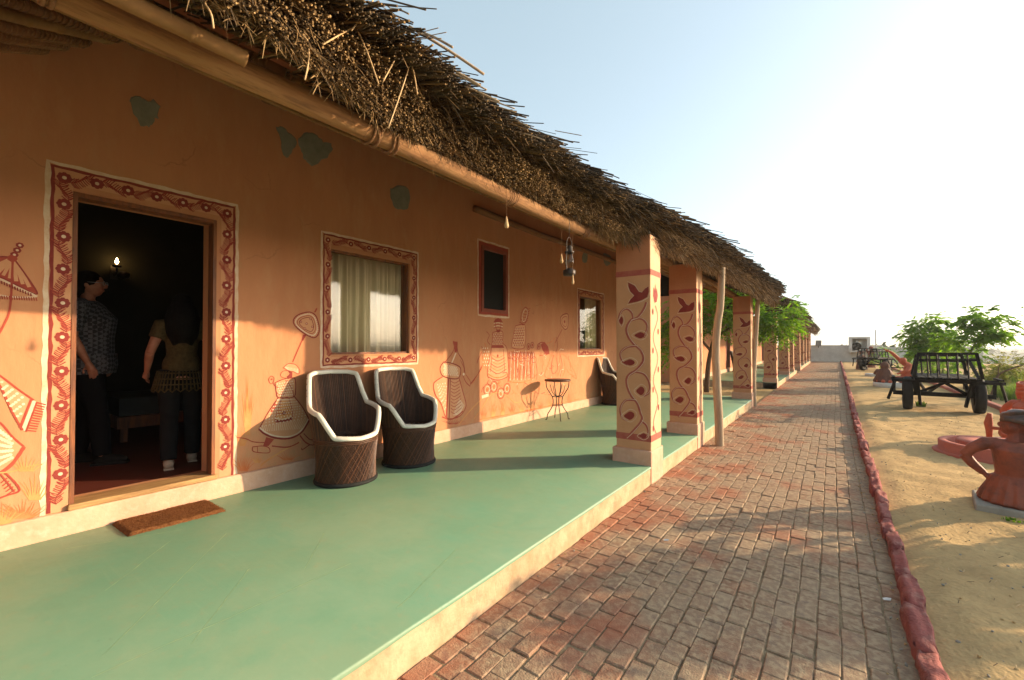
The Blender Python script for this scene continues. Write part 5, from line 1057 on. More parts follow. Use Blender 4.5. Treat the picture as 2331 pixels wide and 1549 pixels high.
# ------------------------------------------------------------------ people
def hand(mb, w_, d, side, s=1.0):
    """relaxed hand: palm then five curled fingers; w_ wrist point, d pointing direction, side = palm-width direction"""
    w_ = Vector(w_); d = Vector(d).normalized(); s_ = Vector(side).normalized(); cu = d.cross(s_).normalized()
    mb.tube([w_, w_ + d * .045 * s, w_ + d * .085 * s], [.020 * s, .030 * s, .030 * s], 8)
    for k, (o_, L) in enumerate(((-.027, .062), (-.009, .075), (.009, .072), (.027, .055))):
        b_ = w_ + d * .08 * s + s_ * o_ * s; m_ = b_ + d * L * .5 * s + cu * .006 * s; e = m_ + d * L * .42 * s + cu * .028 * s
        mb.tube([b_, m_, e], [.0088 * s, .0082 * s, .0065 * s], 6)
    b_ = w_ + d * .03 * s - s_ * .022 * s; mb.tube([b_, b_ + d * .03 * s - s_ * .03 * s, b_ + d * .06 * s - s_ * .036 * s + cu * .012 * s], [.011 * s, .0095 * s, .008 * s], 6)
def person(loc, rz, h, build, label, woman):
    """local axes: x forward, y left, z up"""
    p = tag(empty('person', loc, rz), label, 'person'); s = h / 1.7
    S = lambda *q: Vector(q) * s
    f0 = -.10; f1 = .14                                    # feet fore and aft, mid step
    hips = [S(0, .085, .90), S(0, -.085, .90)]; knees = [S(f0 * .3 + .03, .095, .48), S(f1 * .55 + .03, -.095, .48)]; ank = [S(f0, .10, .085), S(f1, -.10, .085)]
    sh = [S(-.01, .175 * build, 1.40), S(-.01, -.175 * build, 1.40)]
    if woman: el = [S(-.04, .25, 1.13), S(-.02, -.25, 1.13)]; wr = [S(.10, .27, .95), S(.16, -.24, 1.0)]
    else: el = [S(-.05, .22 * build, 1.13), S(-.02, -.20 * build, 1.13)]; wr = [S(.03, .22 * build, .90), S(.07, -.17 * build, .91)]
    b_ = MB().use(0)
    b_.tube([S(0, 0, .86), S(0, 0, .98), S(.01, 0, 1.12), S(.01, 0, 1.28), S(-.01, 0, 1.40), S(-.01, 0, 1.46)], [.125 * s, .13 * s, .115 * s, .135 * s, .10 * s, .055 * s], 14)
    b_.tube([S(-.01, 0, 1.42), S(.0, 0, 1.50), S(.015, 0, 1.54)], [.055 * s, .05 * s, .052 * s], 10)
    b_.ell(S(.02, 0, 1.595), (.092 * s, .075 * s, .108 * s)); b_.ell(S(.045, 0, 1.545), (.055 * s, .052 * s, .055 * s))      # skull, jaw
    b_.ell(S(.118, 0, 1.585), (.018 * s, .012 * s, .022 * s)); b_.ell(S(.10, 0, 1.545), (.012 * s, .026 * s, .010 * s))       # nose, mouth
    for q in (1, -1): b_.ell(S(.01, .078 * q, 1.59), (.016 * s, .010 * s, .030 * s)); b_.ell(S(.098, .032 * q, 1.605), (.012 * s, .018 * s, .008 * s))
    for i in (0, 1):
        b_.tube([sh[i] * .7 + S(-.01, 0, 1.40) * .3, sh[i], (sh[i] + el[i]) / 2, el[i]], [.06 * s, .055 * s, .045 * s, .038 * s], 10); b_.tube([el[i], (el[i] * .6 + wr[i] * .4), wr[i]], [.038 * s, .036 * s, .023 * s], 10)
        hand(b_, wr[i], wr[i] - el[i] + Vector((0, 0, -.03)), (1, 0, .3), s); b_.tube([hips[i], (hips[i] + knees[i]) / 2, knees[i], (knees[i] * .65 + ank[i] * .35), ank[i]], [.085 * s, .075 * s, .052 * s, .05 * s, .035 * s], 10)
        b_.tube([ank[i], ank[i] + S(.03, 0, -.035), ank[i] + S(.14, 0, -.05)], [.037 * s, .038 * s, .03 * s], 8)
    organic(b_.build('body', 'skin', p), .0065, 3)
    t = MB().use(0)
    for i in (0, 1):
        t.tube([hips[i] + S(0, 0, .06), (hips[i] + knees[i]) / 2, knees[i], (knees[i] * .5 + ank[i] * .5), ank[i] + S(0, 0, .0)], [.115 * s, .098 * s, .074 * s, .074 * s, .066 * s], 12)
    t.ell(S(0, 0, .93), (.135 * s, .155 * s, .11 * s)); organic(t.build('trousers', 'trouser_grey' if woman else 'trouser_dark', p), .011, 4)
    u = MB().use(0); lo_ = .78 if woman else .84
    u.tube([S(0, 0, .94), S(0, 0, 1.0), S(.01, 0, 1.12), S(.01, 0, 1.28), S(-.01, 0, 1.40), S(-.01, 0, 1.45)], [.150 * s * build, .148 * s * build, .138 * s * build, .155 * s * build, .115 * s, .066 * s], 16)
    for i in (0, 1):
        e_ = sh[i] * .52 + el[i] * .48 if woman else sh[i] * .15 + el[i] * .85
        u.tube([sh[i] * .6 + S(-.01, 0, 1.38) * .4, sh[i], e_], [.08 * s, .076 * s, .066 * s], 12)
    for q in (1, -1): u.ell(S(0, .07 * q, 1.0), (.13 * s, .10 * s * build, .12 * s))
    organic(u.build('knitted_top' if woman else 'checked_shirt', 'knit_olive' if woman else 'shirt_check', p), .011, 4)
    if woman:                                              # open-work scalloped hem
        hm = MB().use(0); n_ = 44
        for lv in range(4):
            z = .93 - lv * .055; r_ = .172 + lv * .012
            hm.tube([S(r_ * math.cos(q) * .95, r_ * math.sin(q) * 1.12, z + (.016 * math.sin(q * n_ / 2) if lv == 3 else 0)) for q in [i * 2 * math.pi / 88 for i in range(88)]], .007 * s, 5, closed=True)
        for k in range(n_):
            q = 2 * math.pi * k / n_; hm.tube([S(.172 * math.cos(q) * .95, .172 * math.sin(q) * 1.12, .95), S(.208 * math.cos(q) * .95, .208 * math.sin(q) * 1.12, .765)], .0065 * s, 4)
        hm.build('crochet_hem', 'knit_olive', p)
    else:
        hm = MB().use(0); hm.lathe([(.150 * s, .80 * s), (.162 * s, .88 * s), (.155 * s, .98 * s)], n=28, fn=lambda r, z, a: r * (1 + .10 * math.sin(a) ** 2) * build * (1 + .02 * math.sin(a * 9))); hm.build('shirt_tail', 'shirt_check', p)
    hr = MB().use(0)
    hr.ell(S(-.005, 0, 1.622), (.104 * s, .092 * s, .100 * s)); hr.ell(S(-.045, 0, 1.575), (.075 * s, .085 * s, .085 * s))
    if woman:
        hr.tube([S(-.06, 0, 1.60), S(-.10, 0, 1.48), S(-.125, 0, 1.36), S(-.13, 0, 1.22)], [.09 * s, .105 * s, .10 * s, .05 * s], 12)
        for q in (1, -1): hr.tube([S(-.02, .07 * q, 1.58), S(-.06, .10 * q, 1.46), S(-.10, .09 * q, 1.32), S(-.115, .06 * q, 1.2)], [.045 * s, .05 * s, .045 * s, .02 * s], 8)
    organic(hr.build('hair', 'hair_black', p), .010, 3)
    for i in (0, 1):
        sh_ = MB().use(0); a_ = ank[i]; sh_.tube([a_ + S(-.05, 0, -.045), a_ + S(.02, 0, -.03), a_ + S(.11, 0, -.048), a_ + S(.17, 0, -.058)], [.036 * s, .047 * s, .040 * s, .025 * s], 10); sh_.box(a_ + S(.055, 0, -.076), (.25 * s, .078 * s, .018 * s)); o = sh_.build('shoe', 'shoe_cloth' if woman else 'black_wood', p)
    if not woman:
        gl = MB().use(0)
        for q in (1, -1): gl.tube([S(.118, .032 * q, 1.607) + S(0, .024 * math.cos(t_), .018 * math.sin(t_)) for t_ in [i * math.pi / 8 for i in range(16)]], .002, 4, closed=True); gl.tube([S(.115, .056 * q, 1.61), S(.02, .086 * q, 1.61)], .002, 4)
        gl.build('glasses', 'grey_metal', p)
    return p
person((-4.86, 1.485, .364), R(166), 1.56, .92, 'person with long black hair and olive crochet top seen from behind in the doorway', True)
person((-5.62, 0.98, .364), R(62), 1.78, 1.25, 'person in checked shirt and glasses standing deeper in the dark room', False)

# ------------------------------------------------------------------ bullock carts
def cart_proto():
    c = empty('wooden_cart')
    for sx in (-1, 1):
        w = MB().use(0); prof = [(.20, -.075), (.30, -.085), (.355, -.077), (.375, -.04), (.378, 0), (.375, .04), (.355, .077), (.30, .085), (.20, .075)]
        N = 40; vs_ = []
        for r_, x_ in prof:
            for j in range(N):
                an = 2 * math.pi * j / N; rr = r_ * (1 + (.012 if (j % 2 and r_ > .35) else 0)); vs_.append((sx * .57 + x_, rr * math.cos(an), .378 + rr * math.sin(an)))
        w.add(vs_, [(i * N + j, i * N + (j + 1) % N, (i + 1) * N + (j + 1) % N, (i + 1) * N + j) for i in range(len(prof) - 1) for j in range(N)])
        wo = empty('wheel'); wo.parent = c; w.build('tyre', 'rubber', wo)
        r = MB().use(0); r.tube([(sx * .57 - .085, 0, .378), (sx * .57 - .05, 0, .378), (sx * .57 + .05, 0, .378), (sx * .57 + .085, 0, .378)], [.205, .13, .13, .205], 24); r.tube([(sx * .57 - .13, 0, .378), (sx * .57 + .13, 0, .378)], .05, 12); r.build('rim', 'black_wood', wo)
    a = MB().use(0); a.bar((-.82, 0, .378), (.82, 0, .378), .09); a.build('axle', 'black_wood', c)
    a = MB().use(0)
    for y in (-.62, -.02, .62): a.bar((-.86 if y == -.02 or y < -.5 else -.5, y, .70), (.86 if y == -.02 or y < -.5 else .5, y, .70), .07, .06)
    for sx in (-1, 1): a.bar((sx * .46, -.95, .762), (sx * .40, 1.25, .762), .075, .06); a.bar((sx * .82, -.62, .762), (sx * .82, .10, .762), .045, .04)
    a.build('bed_frame', 'black_wood', c)
    for k in range(7):
        x = -.36 + k * .12; a = MB().use(0); a.bar((x, -.9, .785), (x, 1.2, .785), .10, .022); a.build('plank', 'black_wood', c)
    for sx in (-1, 1):
        for p_, q_, w_ in (((sx * .80, -.60, .70), (sx * .92, -.42, .26), .04), ((sx * .80, 0, .378), (sx * .80, -.05, .68), .05), ((sx * .42, -.05, .42), (sx * .47, -.30, .70), .07), ((sx * .40, -.02, .40), (sx * .02, -.50, .66), .045), ((sx * .42, -.4, .70), (sx * .36, -.1, .14), .05), ((sx * .38, .3, .70), (sx * .42, .02, .42), .06)):
            a = MB().use(0); a.bar(p_, q_, w_); a.build('brace', 'black_wood', c)
    for y, top, half in ((-.88, 1.30, .43), (.55, 1.24, .38)):
        a = MB().use(0); a.bar((-half - .02, y, top), (half + .02, y, top), .05, .045); a.bar((-half - .05, y, top - .13), (half + .05, y, top - .13), .04, .04)
        for sx in (-1, 1): a.bar((sx * (half + .08), y, .79), (sx * half, y, top), .06, .05)
        ro = a.build('rail', 'black_wood', c)
        for k in range(5):
            x = -.30 + k * .15; s_ = MB().use(0); s_.bar((x + .02, y, .79), (x, y + .01, top - .02), .035, .02); s_.build('slat', 'black_wood', ro)
    for sx in (-1, 1):
        a = MB().use(0); a.bar((sx * .44, -.86, 1.19), (sx * .39, .55, 1.15), .045, .04); a.bar((sx * .47, -.80, .80), (sx * .42, .0, 1.16), .05, .03); a.build('side_rail', 'black_wood', c)
    for sx in (-1, 1):
        a = MB().use(0); a.tube([(sx * .40, 1.2, .75), (sx * .22, 2.3, .50), (0, 3.2, .14)], [.045, .04, .035], 8); a.build('shaft', 'black_wood', c)
    a = MB().use(0); a.bar((-.55, 3.18, .12), (.55, 3.18, .12), .07); a.build('yoke', 'black_wood', c)
    return c
ct = cart_proto()
for i, (loc, rz, lab) in enumerate([((1.96, 13.55, 0), R(-3), 'nearer black wooden bullock cart with slatted rail and tyres on the sand'), ((1.98, 33.0, 0), R(-24), 'farther small black wooden cart near the boundary wall')]):
    c = ct if i == 0 else copy_tree(ct); c.location = loc; c.rotation_euler = (0, 0, rz); tag(c, lab, 'cart', 'black carts in the sand yard')

# ------------------------------------------------------------------ statues
def seated(loc, rz, label, mats, sc=1.0, flute=True, turn=60):
    e = tag(empty('clay_statue', loc, rz), label, 'statue', 'clay statues in the sand yard')
    b_ = MB().use(0)                                     # local: x forward, y left
    b_.lathe([(0, .04), (.235, .04), (.25, .06), (.225, .13), (.185, .21), (.155, .27), (.0, .30)], n=60, fn=lambda r, z, a: r * (1 + .05 * math.sin(a * 19) * (1 - max(0, z - .05) / .28)))
    b_.tube([(0, 0, .24), (-.005, 0, .30), (-.012, 0, .40), (-.015, 0, .50), (-.01, 0, .565)], [.150, .138, .150, .160, .105], 18)
    for s_ in (1, -1): b_.ell((-.012, .10 * s_, .525), (.080, .085, .062)); b_.ell((-.05, .07 * s_, .46), (.085, .075, .075))
    b_.tube([(0, 0, .55), (.005, 0, .62), (.015, 0, .66)], [.080, .056, .056], 12)
    hy = Euler((0, 0, R(turn))).to_matrix()
    def H(x, y, z): return hy @ Vector((x, y, 0)) + Vector((.01, 0, z))
    b_.ell(H(.02, 0, .71), (.090, .074, .098), hy); b_.ell(H(.055, 0, .665), (.05, .05, .045), hy); b_.ell(H(.112, 0, .705), (.020, .012, .026), hy); b_.ell(H(.098, 0, .668), (.013, .026, .010), hy)
    for s_ in (1, -1): b_.ell(H(.005, .074 * s_, .70), (.016, .011, .030), hy)
    for s_ in (1, -1):                                   # arms: hands rest on the hips
        b_.tube([(-.01, .11 * s_, .545), (-.01, .19 * s_, .535), (-.01, .275 * s_, .475), (-.005, .325 * s_, .405)], [.052, .056, .046, .042], 10)
        b_.tube([(-.005, .325 * s_, .41), (.01, .27 * s_, .33), (.02, .205 * s_, .262)], [.043, .040, .029], 10); hand(b_, (.02, .215 * s_, .272), (.05, -.6 * s_, -.55), (1, 0, .2), .85)
        b_.tube([(.05, .09 * s_, .13), (.20, .13 * s_, .11), (.24, .06 * s_, .09), (.20, -.06 * s_, .08)], [.075, .07, .055, .045], 10)
    organic(b_.build('figure', mats[0], e), .008, 2)
    t = MB().use(0)
    for k in range(5): t.tube([H(.098 * math.cos(q) - .012, .082 * math.sin(q), .738 + .021 * k + .028 * math.sin(q + k * 1.2)) for q in [i * 2 * math.pi / 22 for i in range(22)]], .021 - .0015 * k, 8, closed=True)
    t.ell(H(-.012, 0, .785), (.098, .086, .070), hy)
    for k in range(5): t.tube([H(-.05, -.05 + .025 * k, .80 - .006 * k), H(-.115, -.05 + .028 * k, .755), H(-.145, -.045 + .03 * k, .68), H(-.135, -.04 + .03 * k, .60)], [.018, .024, .024, .014], 8)
    organic(t.build('turban', mats[1], e), .006, 1)
    if flute: f_ = MB().use(0); f_.tube([H(.10, 0, .665), H(.15, 0, .66), H(.185, 0, .66)], [.012, .016, .018], 10); f_.tube([H(.185, 0, .56), H(.185, 0, .64), H(.19, 0, .70), H(.185, 0, .75), H(.18, 0, .79)], [.018, .024, .030, .022, .016], 10); f_.build('pipe', 'terracotta_bright', e)
    s_ = MB().use(0); s_.span(-.27, .27, -.27, .27, -.06, .04); so = s_.build('base_slab', 'cement', e); bb = so.modifiers.new('bevel', 'BEVEL'); bb.width = .015; bb.segments = 2
    e.scale = (sc, sc, sc); return e
pa = on_plane(2282, 1168, 2, 0.03)
seated((pa.x + .15, pa.y + .25, .03), R(82), 'seated terracotta statue with grey turban and hand on hip, nearest on the sand', ('terracotta', 'turban_grey'), 1.02)
seated((2.33, 9.75, .02), R(215), 'bright red seated statue with red turban at the right edge of the yard', ('terracotta_bright', 'terracotta_bright'), 1.06, False)
# round basin
ba = tag(empty('round_basin', (1.78, 8.45, 0)), 'round two tier red painted basin on the sand behind the seated statue', 'basin')
a = MB().use(0); a.lathe([(.66, -.05), (.66, .03), (.635, .04), (.60, .045), (.60, .16), (.585, .172), (.53, .172), (.515, .16), (.515, .06), (0, .06)], n=56); a.build('outer_ring', 'basin_paint', ba)
a = MB().use(0); a.lathe([(.42, .05), (.42, .185), (.405, .20), (.12, .205), (.115, .19), (.10, .19), (.09, .222), (0, .225)], n=56); a.build('inner_tier', 'basin_paint', ba)
# group: kneeling figure with raised arm beside a hooded seated figure on a white slab
gp = on_plane(2027, 884, 2, 0.0)
pl_ = MB().use(0); pl_.lathe([(0, -.05), (.50, -.05), (.50, .15), (.48, .17), (0, .17)], (0, 0, 0), 36); pl = pl_.build('white_plinth', 'white_wash', None, (gp.x + .05, gp.y + .4, 0)); tag(pl, 'round whitewashed plinth under the two clay figures beyond the near cart', 'plinth')
k1 = tag(empty('clay_statue', (gp.x + .42, gp.y + .35, .17), R(190)), 'orange red kneeling statue with one arm raised high beyond the near cart', 'statue', 'clay statues in the sand yard')
b_ = MB().use(0)
b_.tube([(0, 0, .05), (-.06, 0, .25), (-.12, 0, .42), (-.10, 0, .58)], [.20, .17, .16, .15], 14); b_.tube([(-.10, 0, .58), (-.06, 0, .66), (.0, 0, .70)], [.13, .08, .06], 12); b_.ell((.05, 0, .78), (.10, .085, .115)); b_.ell((.14, 0, .77), (.02, .015, .03))
b_.tube([(-.10, -.12, .60), (.02, -.20, .72), (.20, -.20, .93)], [.085, .075, .055], 10); b_.tube([(.20, -.20, .93), (.30, -.16, 1.03), (.38, -.12, 1.10)], [.06, .055, .04], 10); hand(b_, (.38, -.12, 1.10), (1, .1, .35), (0, 1, 0), 1.4)
b_.tube([(-.10, .13, .58), (.02, .24, .45), (.18, .20, .35)], [.07, .06, .045], 10); hand(b_, (.18, .20, .35), (1, 0, -.3), (0, 1, 0), 1.1)
for s_ in (1, -1): b_.tube([(0, .10 * s_, .14), (.26, .14 * s_, .14), (.05, .16 * s_, .05), (-.28, .14 * s_, .05)], [.12, .10, .08, .05], 10)
organic(b_.build('figure', 'terracotta_bright', k1), .012, 3)
k2 = tag(empty('clay_statue', (gp.x - .12, gp.y + .40, .17), R(100)), 'dark brown hooded crouching statue left of the kneeling one', 'statue', 'clay statues in the sand yard')
b_ = MB().use(0)
b_.lathe([(0, 0), (.30, 0), (.32, .06), (.26, .22), (.19, .40), (.15, .47), (0, .52)], n=30, fn=lambda r, z, a: r * (1 + .04 * math.sin(a * 11 + z * 9))); b_.ell((.04, 0, .60), (.115, .10, .13)); b_.ell((-.02, 0, .58), (.14, .13, .16)); b_.tube([(.05, .17, .42), (.22, .22, .30), (.30, .06, .26)], [.07, .055, .04], 8); b_.tube([(.05, -.17, .42), (.22, -.22, .30), (.30, -.06, .26)], [.07, .055, .04], 8); b_.ell((.14, 0, .60), (.02, .015, .03)); hand(b_, (.29, .06, .26), (.4, -1, 0), (0, 0, 1), 1.0); hand(b_, (.29, -.06, .26), (.4, 1, 0), (0, 0, 1), 1.0)
organic(b_.build('figure', 'clay_brown', k2), .012, 3)
# pots on the plinth
for i in range(5):
    an = R(150 + i * 28); q = MB().use(0); q.lathe([(0, 0), (.035, 0), (.06, .04), (.05, .08), (.03, .10), (.036, .11)], n=14); o = q.build('clay_pot', 'terracotta_bright', None, (pl.location.x + .40 * math.cos(an) , pl.location.y + .40 * math.sin(an) , .17)); tag(o, ['leftmost', 'second from the left', 'middle', 'second from the right', 'rightmost'][i] + ' small clay pot on the rim of the round white plinth', 'pot', 'clay pots on the white plinth')
k3 = tag(empty('clay_statue', (on_plane(1983, 815, 1, 38).x, 38, .0), R(200)), 'far reddish standing statue behind the farther cart', 'statue', 'clay statues in the sand yard')
b_ = MB().use(0); b_.lathe([(0, 0), (.26, 0), (.24, .3), (.17, .8), (.2, 1.05), (.12, 1.15), (0, 1.18)], n=20); b_.ell((.02, 0, 1.28), (.1, .09, .12)); b_.ell((0, 0, 1.37), (.13, .12, .07))
for s_ in (1, -1): b_.tube([(0, .18 * s_, 1.06), (.02, .34 * s_, .95), (.10, .40 * s_, 1.16), (.06, .38 * s_, 1.3)], [.07, .055, .045, .03], 8)
organic(b_.build('figure', 'terracotta', k3), .02, 2)
k4 = tag(empty('clay_statue', (on_plane(1957, 835, 2, 0).x - .1, 34.6, 0), R(160)), 'small far ochre seated statue by the wheel of the farther cart', 'statue', 'clay statues in the sand yard')
b_ = MB().use(0); b_.lathe([(0, 0), (.3, 0), (.28, .25), (.2, .6), (.22, .78), (.1, .9), (0, .92)], n=20); b_.ell((.02, 0, 1.02), (.1, .09, .12)); b_.ell((0, 0, 1.10), (.13, .12, .07))
for s_ in (1, -1): b_.tube([(0, .2 * s_, .8), (.1, .3 * s_, .6), (.22, .12 * s_, .5)], [.07, .055, .04], 8)
organic(b_.build('figure', 'clay_brown', k4), .02, 2)
pw_ = on_plane(1988, 858, 2, 0); q = MB().use(0); q.lathe([(0, -.05), (.36, -.05), (.36, .12), (.34, .14), (0, .14)], n=30); o = q.build('white_plinth', 'white_wash', None, (pw_.x + .05, pw_.y + .2, 0)); tag(o, 'smaller empty whitewashed round plinth behind the figure group', 'plinth')

# ------------------------------------------------------------------ trees and plants
def frond_arrays(rg, n, centre, spread, length, leaf, droop, shape='round'):
    """n pinnate fronds spread through a crown; returns V, F(quads), tint"""
    V = []; Q = []; T = []; b = 0
    for k in range(n):
        d = rg.normal(0, 1, 3); d /= np.linalg.norm(d); rr = rg.random() ** 0.45
        c0 = np.array(centre) + d * rr * np.array(spread); out = d * np.array([1, 1, .45]) + rg.normal(0, .45, 3); out /= np.linalg.norm(out)
        L = length * rg.uniform(.7, 1.25); side = np.cross(out, [0, 0, 1.0]); side /= (np.linalg.norm(side) + 1e-6); tt = rg.random()
        m_ = 7
        for i in range(m_):
            t = (i + .6) / m_; p = c0 + out * L * t + np.array([0, 0, -droop * L * t * t])
            for s_ in (-1, 1):
                dirv = side * s_ * .85 + out * .55 + np.array([0, 0, -.25]) + rg.normal(0, .12, 3); dirv /= np.linalg.norm(dirv); wv = np.cross(dirv, rg.normal(0, .4, 3) + np.array([0, 0, 1.0])); wv /= np.linalg.norm(wv)
                ll = leaf * rg.uniform(.75, 1.2) * (1 - .35 * abs(t - .5)); mid = p + dirv * ll * .5
                V += [p, mid - wv * ll * .23, p + dirv * ll + np.array([0, 0, -.15 * ll]), mid + wv * ll * .23]; Q.append((b, b + 1, b + 2, b + 3)); b += 4; T += [min(1, max(0, tt * .75 + rg.random() * .3))] * 4
    return np.array(V), np.array(Q), np.array(T)
def tree(name, base, limbs, crowns, label, seed, leaf=.07, length=.32, m='leaf_neem', group=None, trunk_r=.05):
    e = tag(empty(name, base), label, 'tree' if 'tree' in name else 'shrub', group); rg = np.random.default_rng(seed)
    t = MB().use(0)
    for L in limbs:
        pts = smooth_curve([Vector(p) for p in L], 4); k = len(pts); t.tube(pts, [trunk_r * (1 - .75 * i / (k - 1)) * (1 if L is limbs[0] else .55) for i in range(k)], 7)
    t.build('trunk', 'bark', e)
    VV = []; QQ = []; TT = []; b = 0
    for (c, s_, n_) in crowns:
        V, Q, T = frond_arrays(rg, n_, c, s_, length, leaf, .5); VV.append(V); QQ.append(Q + b); TT.append(T); b += len(V)
    me = fast_mesh('crown', np.concatenate(VV), np.concatenate(QQ), np.zeros((0, 3), int), [m], tint=np.concatenate(TT)); link('crown', me, e); return e
tree('neem_tree', (-3.3, 15.2, 0), [[(0, 0, -.1), (.05, .1, .9), (.2, .2, 1.7), (.5, .3, 2.5), (.9, .4, 3.3)], [(.2, .2, 1.7), (.9, .4, 2.2), (1.7, .6, 2.5), (2.2, .8, 2.6)], [(.1, .15, 1.3), (-.4, -.1, 2.0), (-.9, -.2, 2.6)], [(.5, .3, 2.5), (.2, .1, 3.4), (.1, 0, 4.0)]],
     [((1.95, .8, 2.25), (.52, .5, .50), 150), ((1.2, .5, 2.4), (.7, .5, .5), 120), ((.3, .2, 2.6), (.9, .7, .7), 170), ((-.8, -.1, 2.3), (.7, .6, .8), 150), ((.7, .3, 3.4), (.7, .6, .5), 100), ((2.3, 1.0, 2.85), (.2, .2, .2), 12), ((-1.1, -.2, 1.5), (.5, .5, .6), 90)],
     'leafy green neem tree growing between the near and middle huts', 5, .14, .38, trunk_r=.09)
tree('neem_tree', (3.55, 20.8, 0), [[(0, 0, -.1), (.05, .05, .8), (.22, .1, 1.35), (.38, .15, 1.75), (.55, .2, 2.2)], [(.38, .15, 1.75), (.1, .1, 2.1), (-.1, 0, 2.35)], [(.38, .15, 1.75), (.9, .2, 2.0), (1.2, .25, 2.2)]],
     [((.15, 0, 2.35), (.30, .35, .34), 30), ((.52, .2, 2.48), (.32, .35, .32), 34), ((.80, .2, 2.15), (.24, .3, .28), 22), ((.45, .1, 1.9), (.40, .4, .26), 34), ((-.35, 0, 1.72), (.24, .3, .20), 24), ((.75, .2, 1.75), (.3, .3, .2), 18), ((.0, 0, 1.1), (.4, .3, .3), 20)],
     'slender young tree with pinnate leaves right of the near cart', 6, .20, .34, trunk_r=.04, group='young trees beyond the border wall')
tree('neem_tree', (3.55, 26.5, 0), [[(0, 0, -.1), (0, .05, .9), (-.05, .1, 1.6), (-.1, .15, 2.3)], [(-.05, .1, 1.5), (.4, .1, 1.9), (.7, .1, 2.3)], [(0, .05, 1.2), (-.5, .1, 1.7), (-.9, .1, 2.2)]],
     [((-.50, 0, 2.3), (.40, .4, .32), 36), ((.02, .1, 2.5), (.40, .4, .34), 38), ((.35, .1, 2.25), (.25, .3, .28), 20), ((-.75, 0, 1.9), (.26, .3, .25), 22), ((0, .1, 1.65), (.55, .5, .42), 100), ((.6, .1, 1.6), (.4, .4, .3), 40), ((-.2, 0, 1.25), (.7, .4, .3), 60)],
     'denser young tree left of the slender one, behind the near cart', 7, .21, .38, trunk_r=.045, group='young trees beyond the border wall')
tree('neem_tree', (4.5, 17.2, 0), [[(0, 0, -.1), (0, 0, 1.2), (.1, .1, 2.0), (.15, .1, 2.6)], [(0, 0, 1.2), (-.2, 0, 1.9), (-.3, 0, 2.4)]],
     [((.3, 0, 2.4), (.5, .5, .45), 90), ((-.05, 0, 2.45), (.22, .3, .25), 14), ((.4, 0, 1.9), (.5, .4, .3), 50)], 'young tree cut off by the right edge of the view', 8, .12, .36, group='young trees beyond the border wall')
tree('leafy_bush', (2.75, 5.6, 0), [[(0, 0, -.05), (.05, .05, .5), (0, .1, .9), (-.1, .1, 1.3)], [(0, .1, .5), (.3, .1, .9), (.4, .1, 1.2)], [(0, .05, .4), (-.3, .1, .8), (-.4, .1, 1.1)]],
     [((-.3, 0, 1.15), (.4, .4, .3), 90), ((.1, .1, 1.35), (.4, .4, .25), 90), ((.3, .1, .9), (.4, .4, .35), 90), ((0, 0, .6), (.45, .45, .3), 110)], 'unseen leafy bush added right of the nearest statue to shade the path', 10, .13, .32, group='bushes along the yard')  # added out of view so its shade falls across the near path
bp = on_plane(2250, 918, 2, .0)
tree('bare_shrub', (bp.x, bp.y, 0), [[(0, 0, -.05), (.10, .05, .35), (.20, .08, .72), (.42, .1, .88), (.72, .15, 1.02), (1.05, .2, 1.15)], [(.20, .08, .72), (.20, .08, .86), (.22, .08, .97)], [(.72, .15, 1.02), (.8, .2, 1.3), (.95, .2, 1.5)]],
     [((1.0, .2, 1.2), (.30, .3, .16), 26), ((.85, .2, .95), (.25, .25, .15), 14)], 'bent bare shrub with a few yellow green leaves by the border wall', 9, .09, .26, 'leaf_dry', trunk_r=.035)
def tuft_plant(name, base, n, h, spread, m, label, seed, w_=.006, kind=None, cat='shrub', group=None):
    rg = np.random.default_rng(seed); V = []; Q = []; T = []; b = 0
    for k in range(n):
        a = rg.uniform(0, 6.283); r_ = rg.random() ** .6; p0 = np.array([math.cos(a) * spread[0] * r_, math.sin(a) * spread[1] * r_, 0]); out = np.array([math.cos(a), math.sin(a), 0]) * rg.uniform(.1, .6) + rg.normal(0, .15, 3) * np.array([1, 1, 0])
        L = h * rg.uniform(.5, 1.1) * (1 - .3 * r_); p1 = p0 + np.array([0, 0, L * .6]) + out * L * .25; p2 = p0 + np.array([0, 0, L * .9]) + out * L * .7; wv = np.cross(out + 1e-4, [0, 0, 1.0]); wv = wv / (np.linalg.norm(wv) + 1e-6) * w_
        V += [p0 - wv, p0 + wv, p1 - wv, p1 + wv, p2 - wv * .2, p2 + wv * .2]; Q += [(b, b + 1, b + 3, b + 2), (b + 2, b + 3, b + 5, b + 4)]; b += 6; T += [rg.random()] * 6
    me = fast_mesh(name, np.array(V), np.array(Q), np.zeros((0, 3), int), [m], tint=np.array(T)); o = link(name, me, None, base); tag(o, label, cat, group, kind); return o
tuft_plant('grass_clump', (4.25, 17.6, 0), 2000, .6, (.75, 1.2), 'grass_green', 'soft bright green bush of fine stems beyond the border wall', 12, .005)
tuft_plant('grass_clump', (5.2, 22.0, 0), 1500, .8, (1.2, 1.0), 'grass_green', 'pale green bush farther back beyond the border wall', 13, .007)
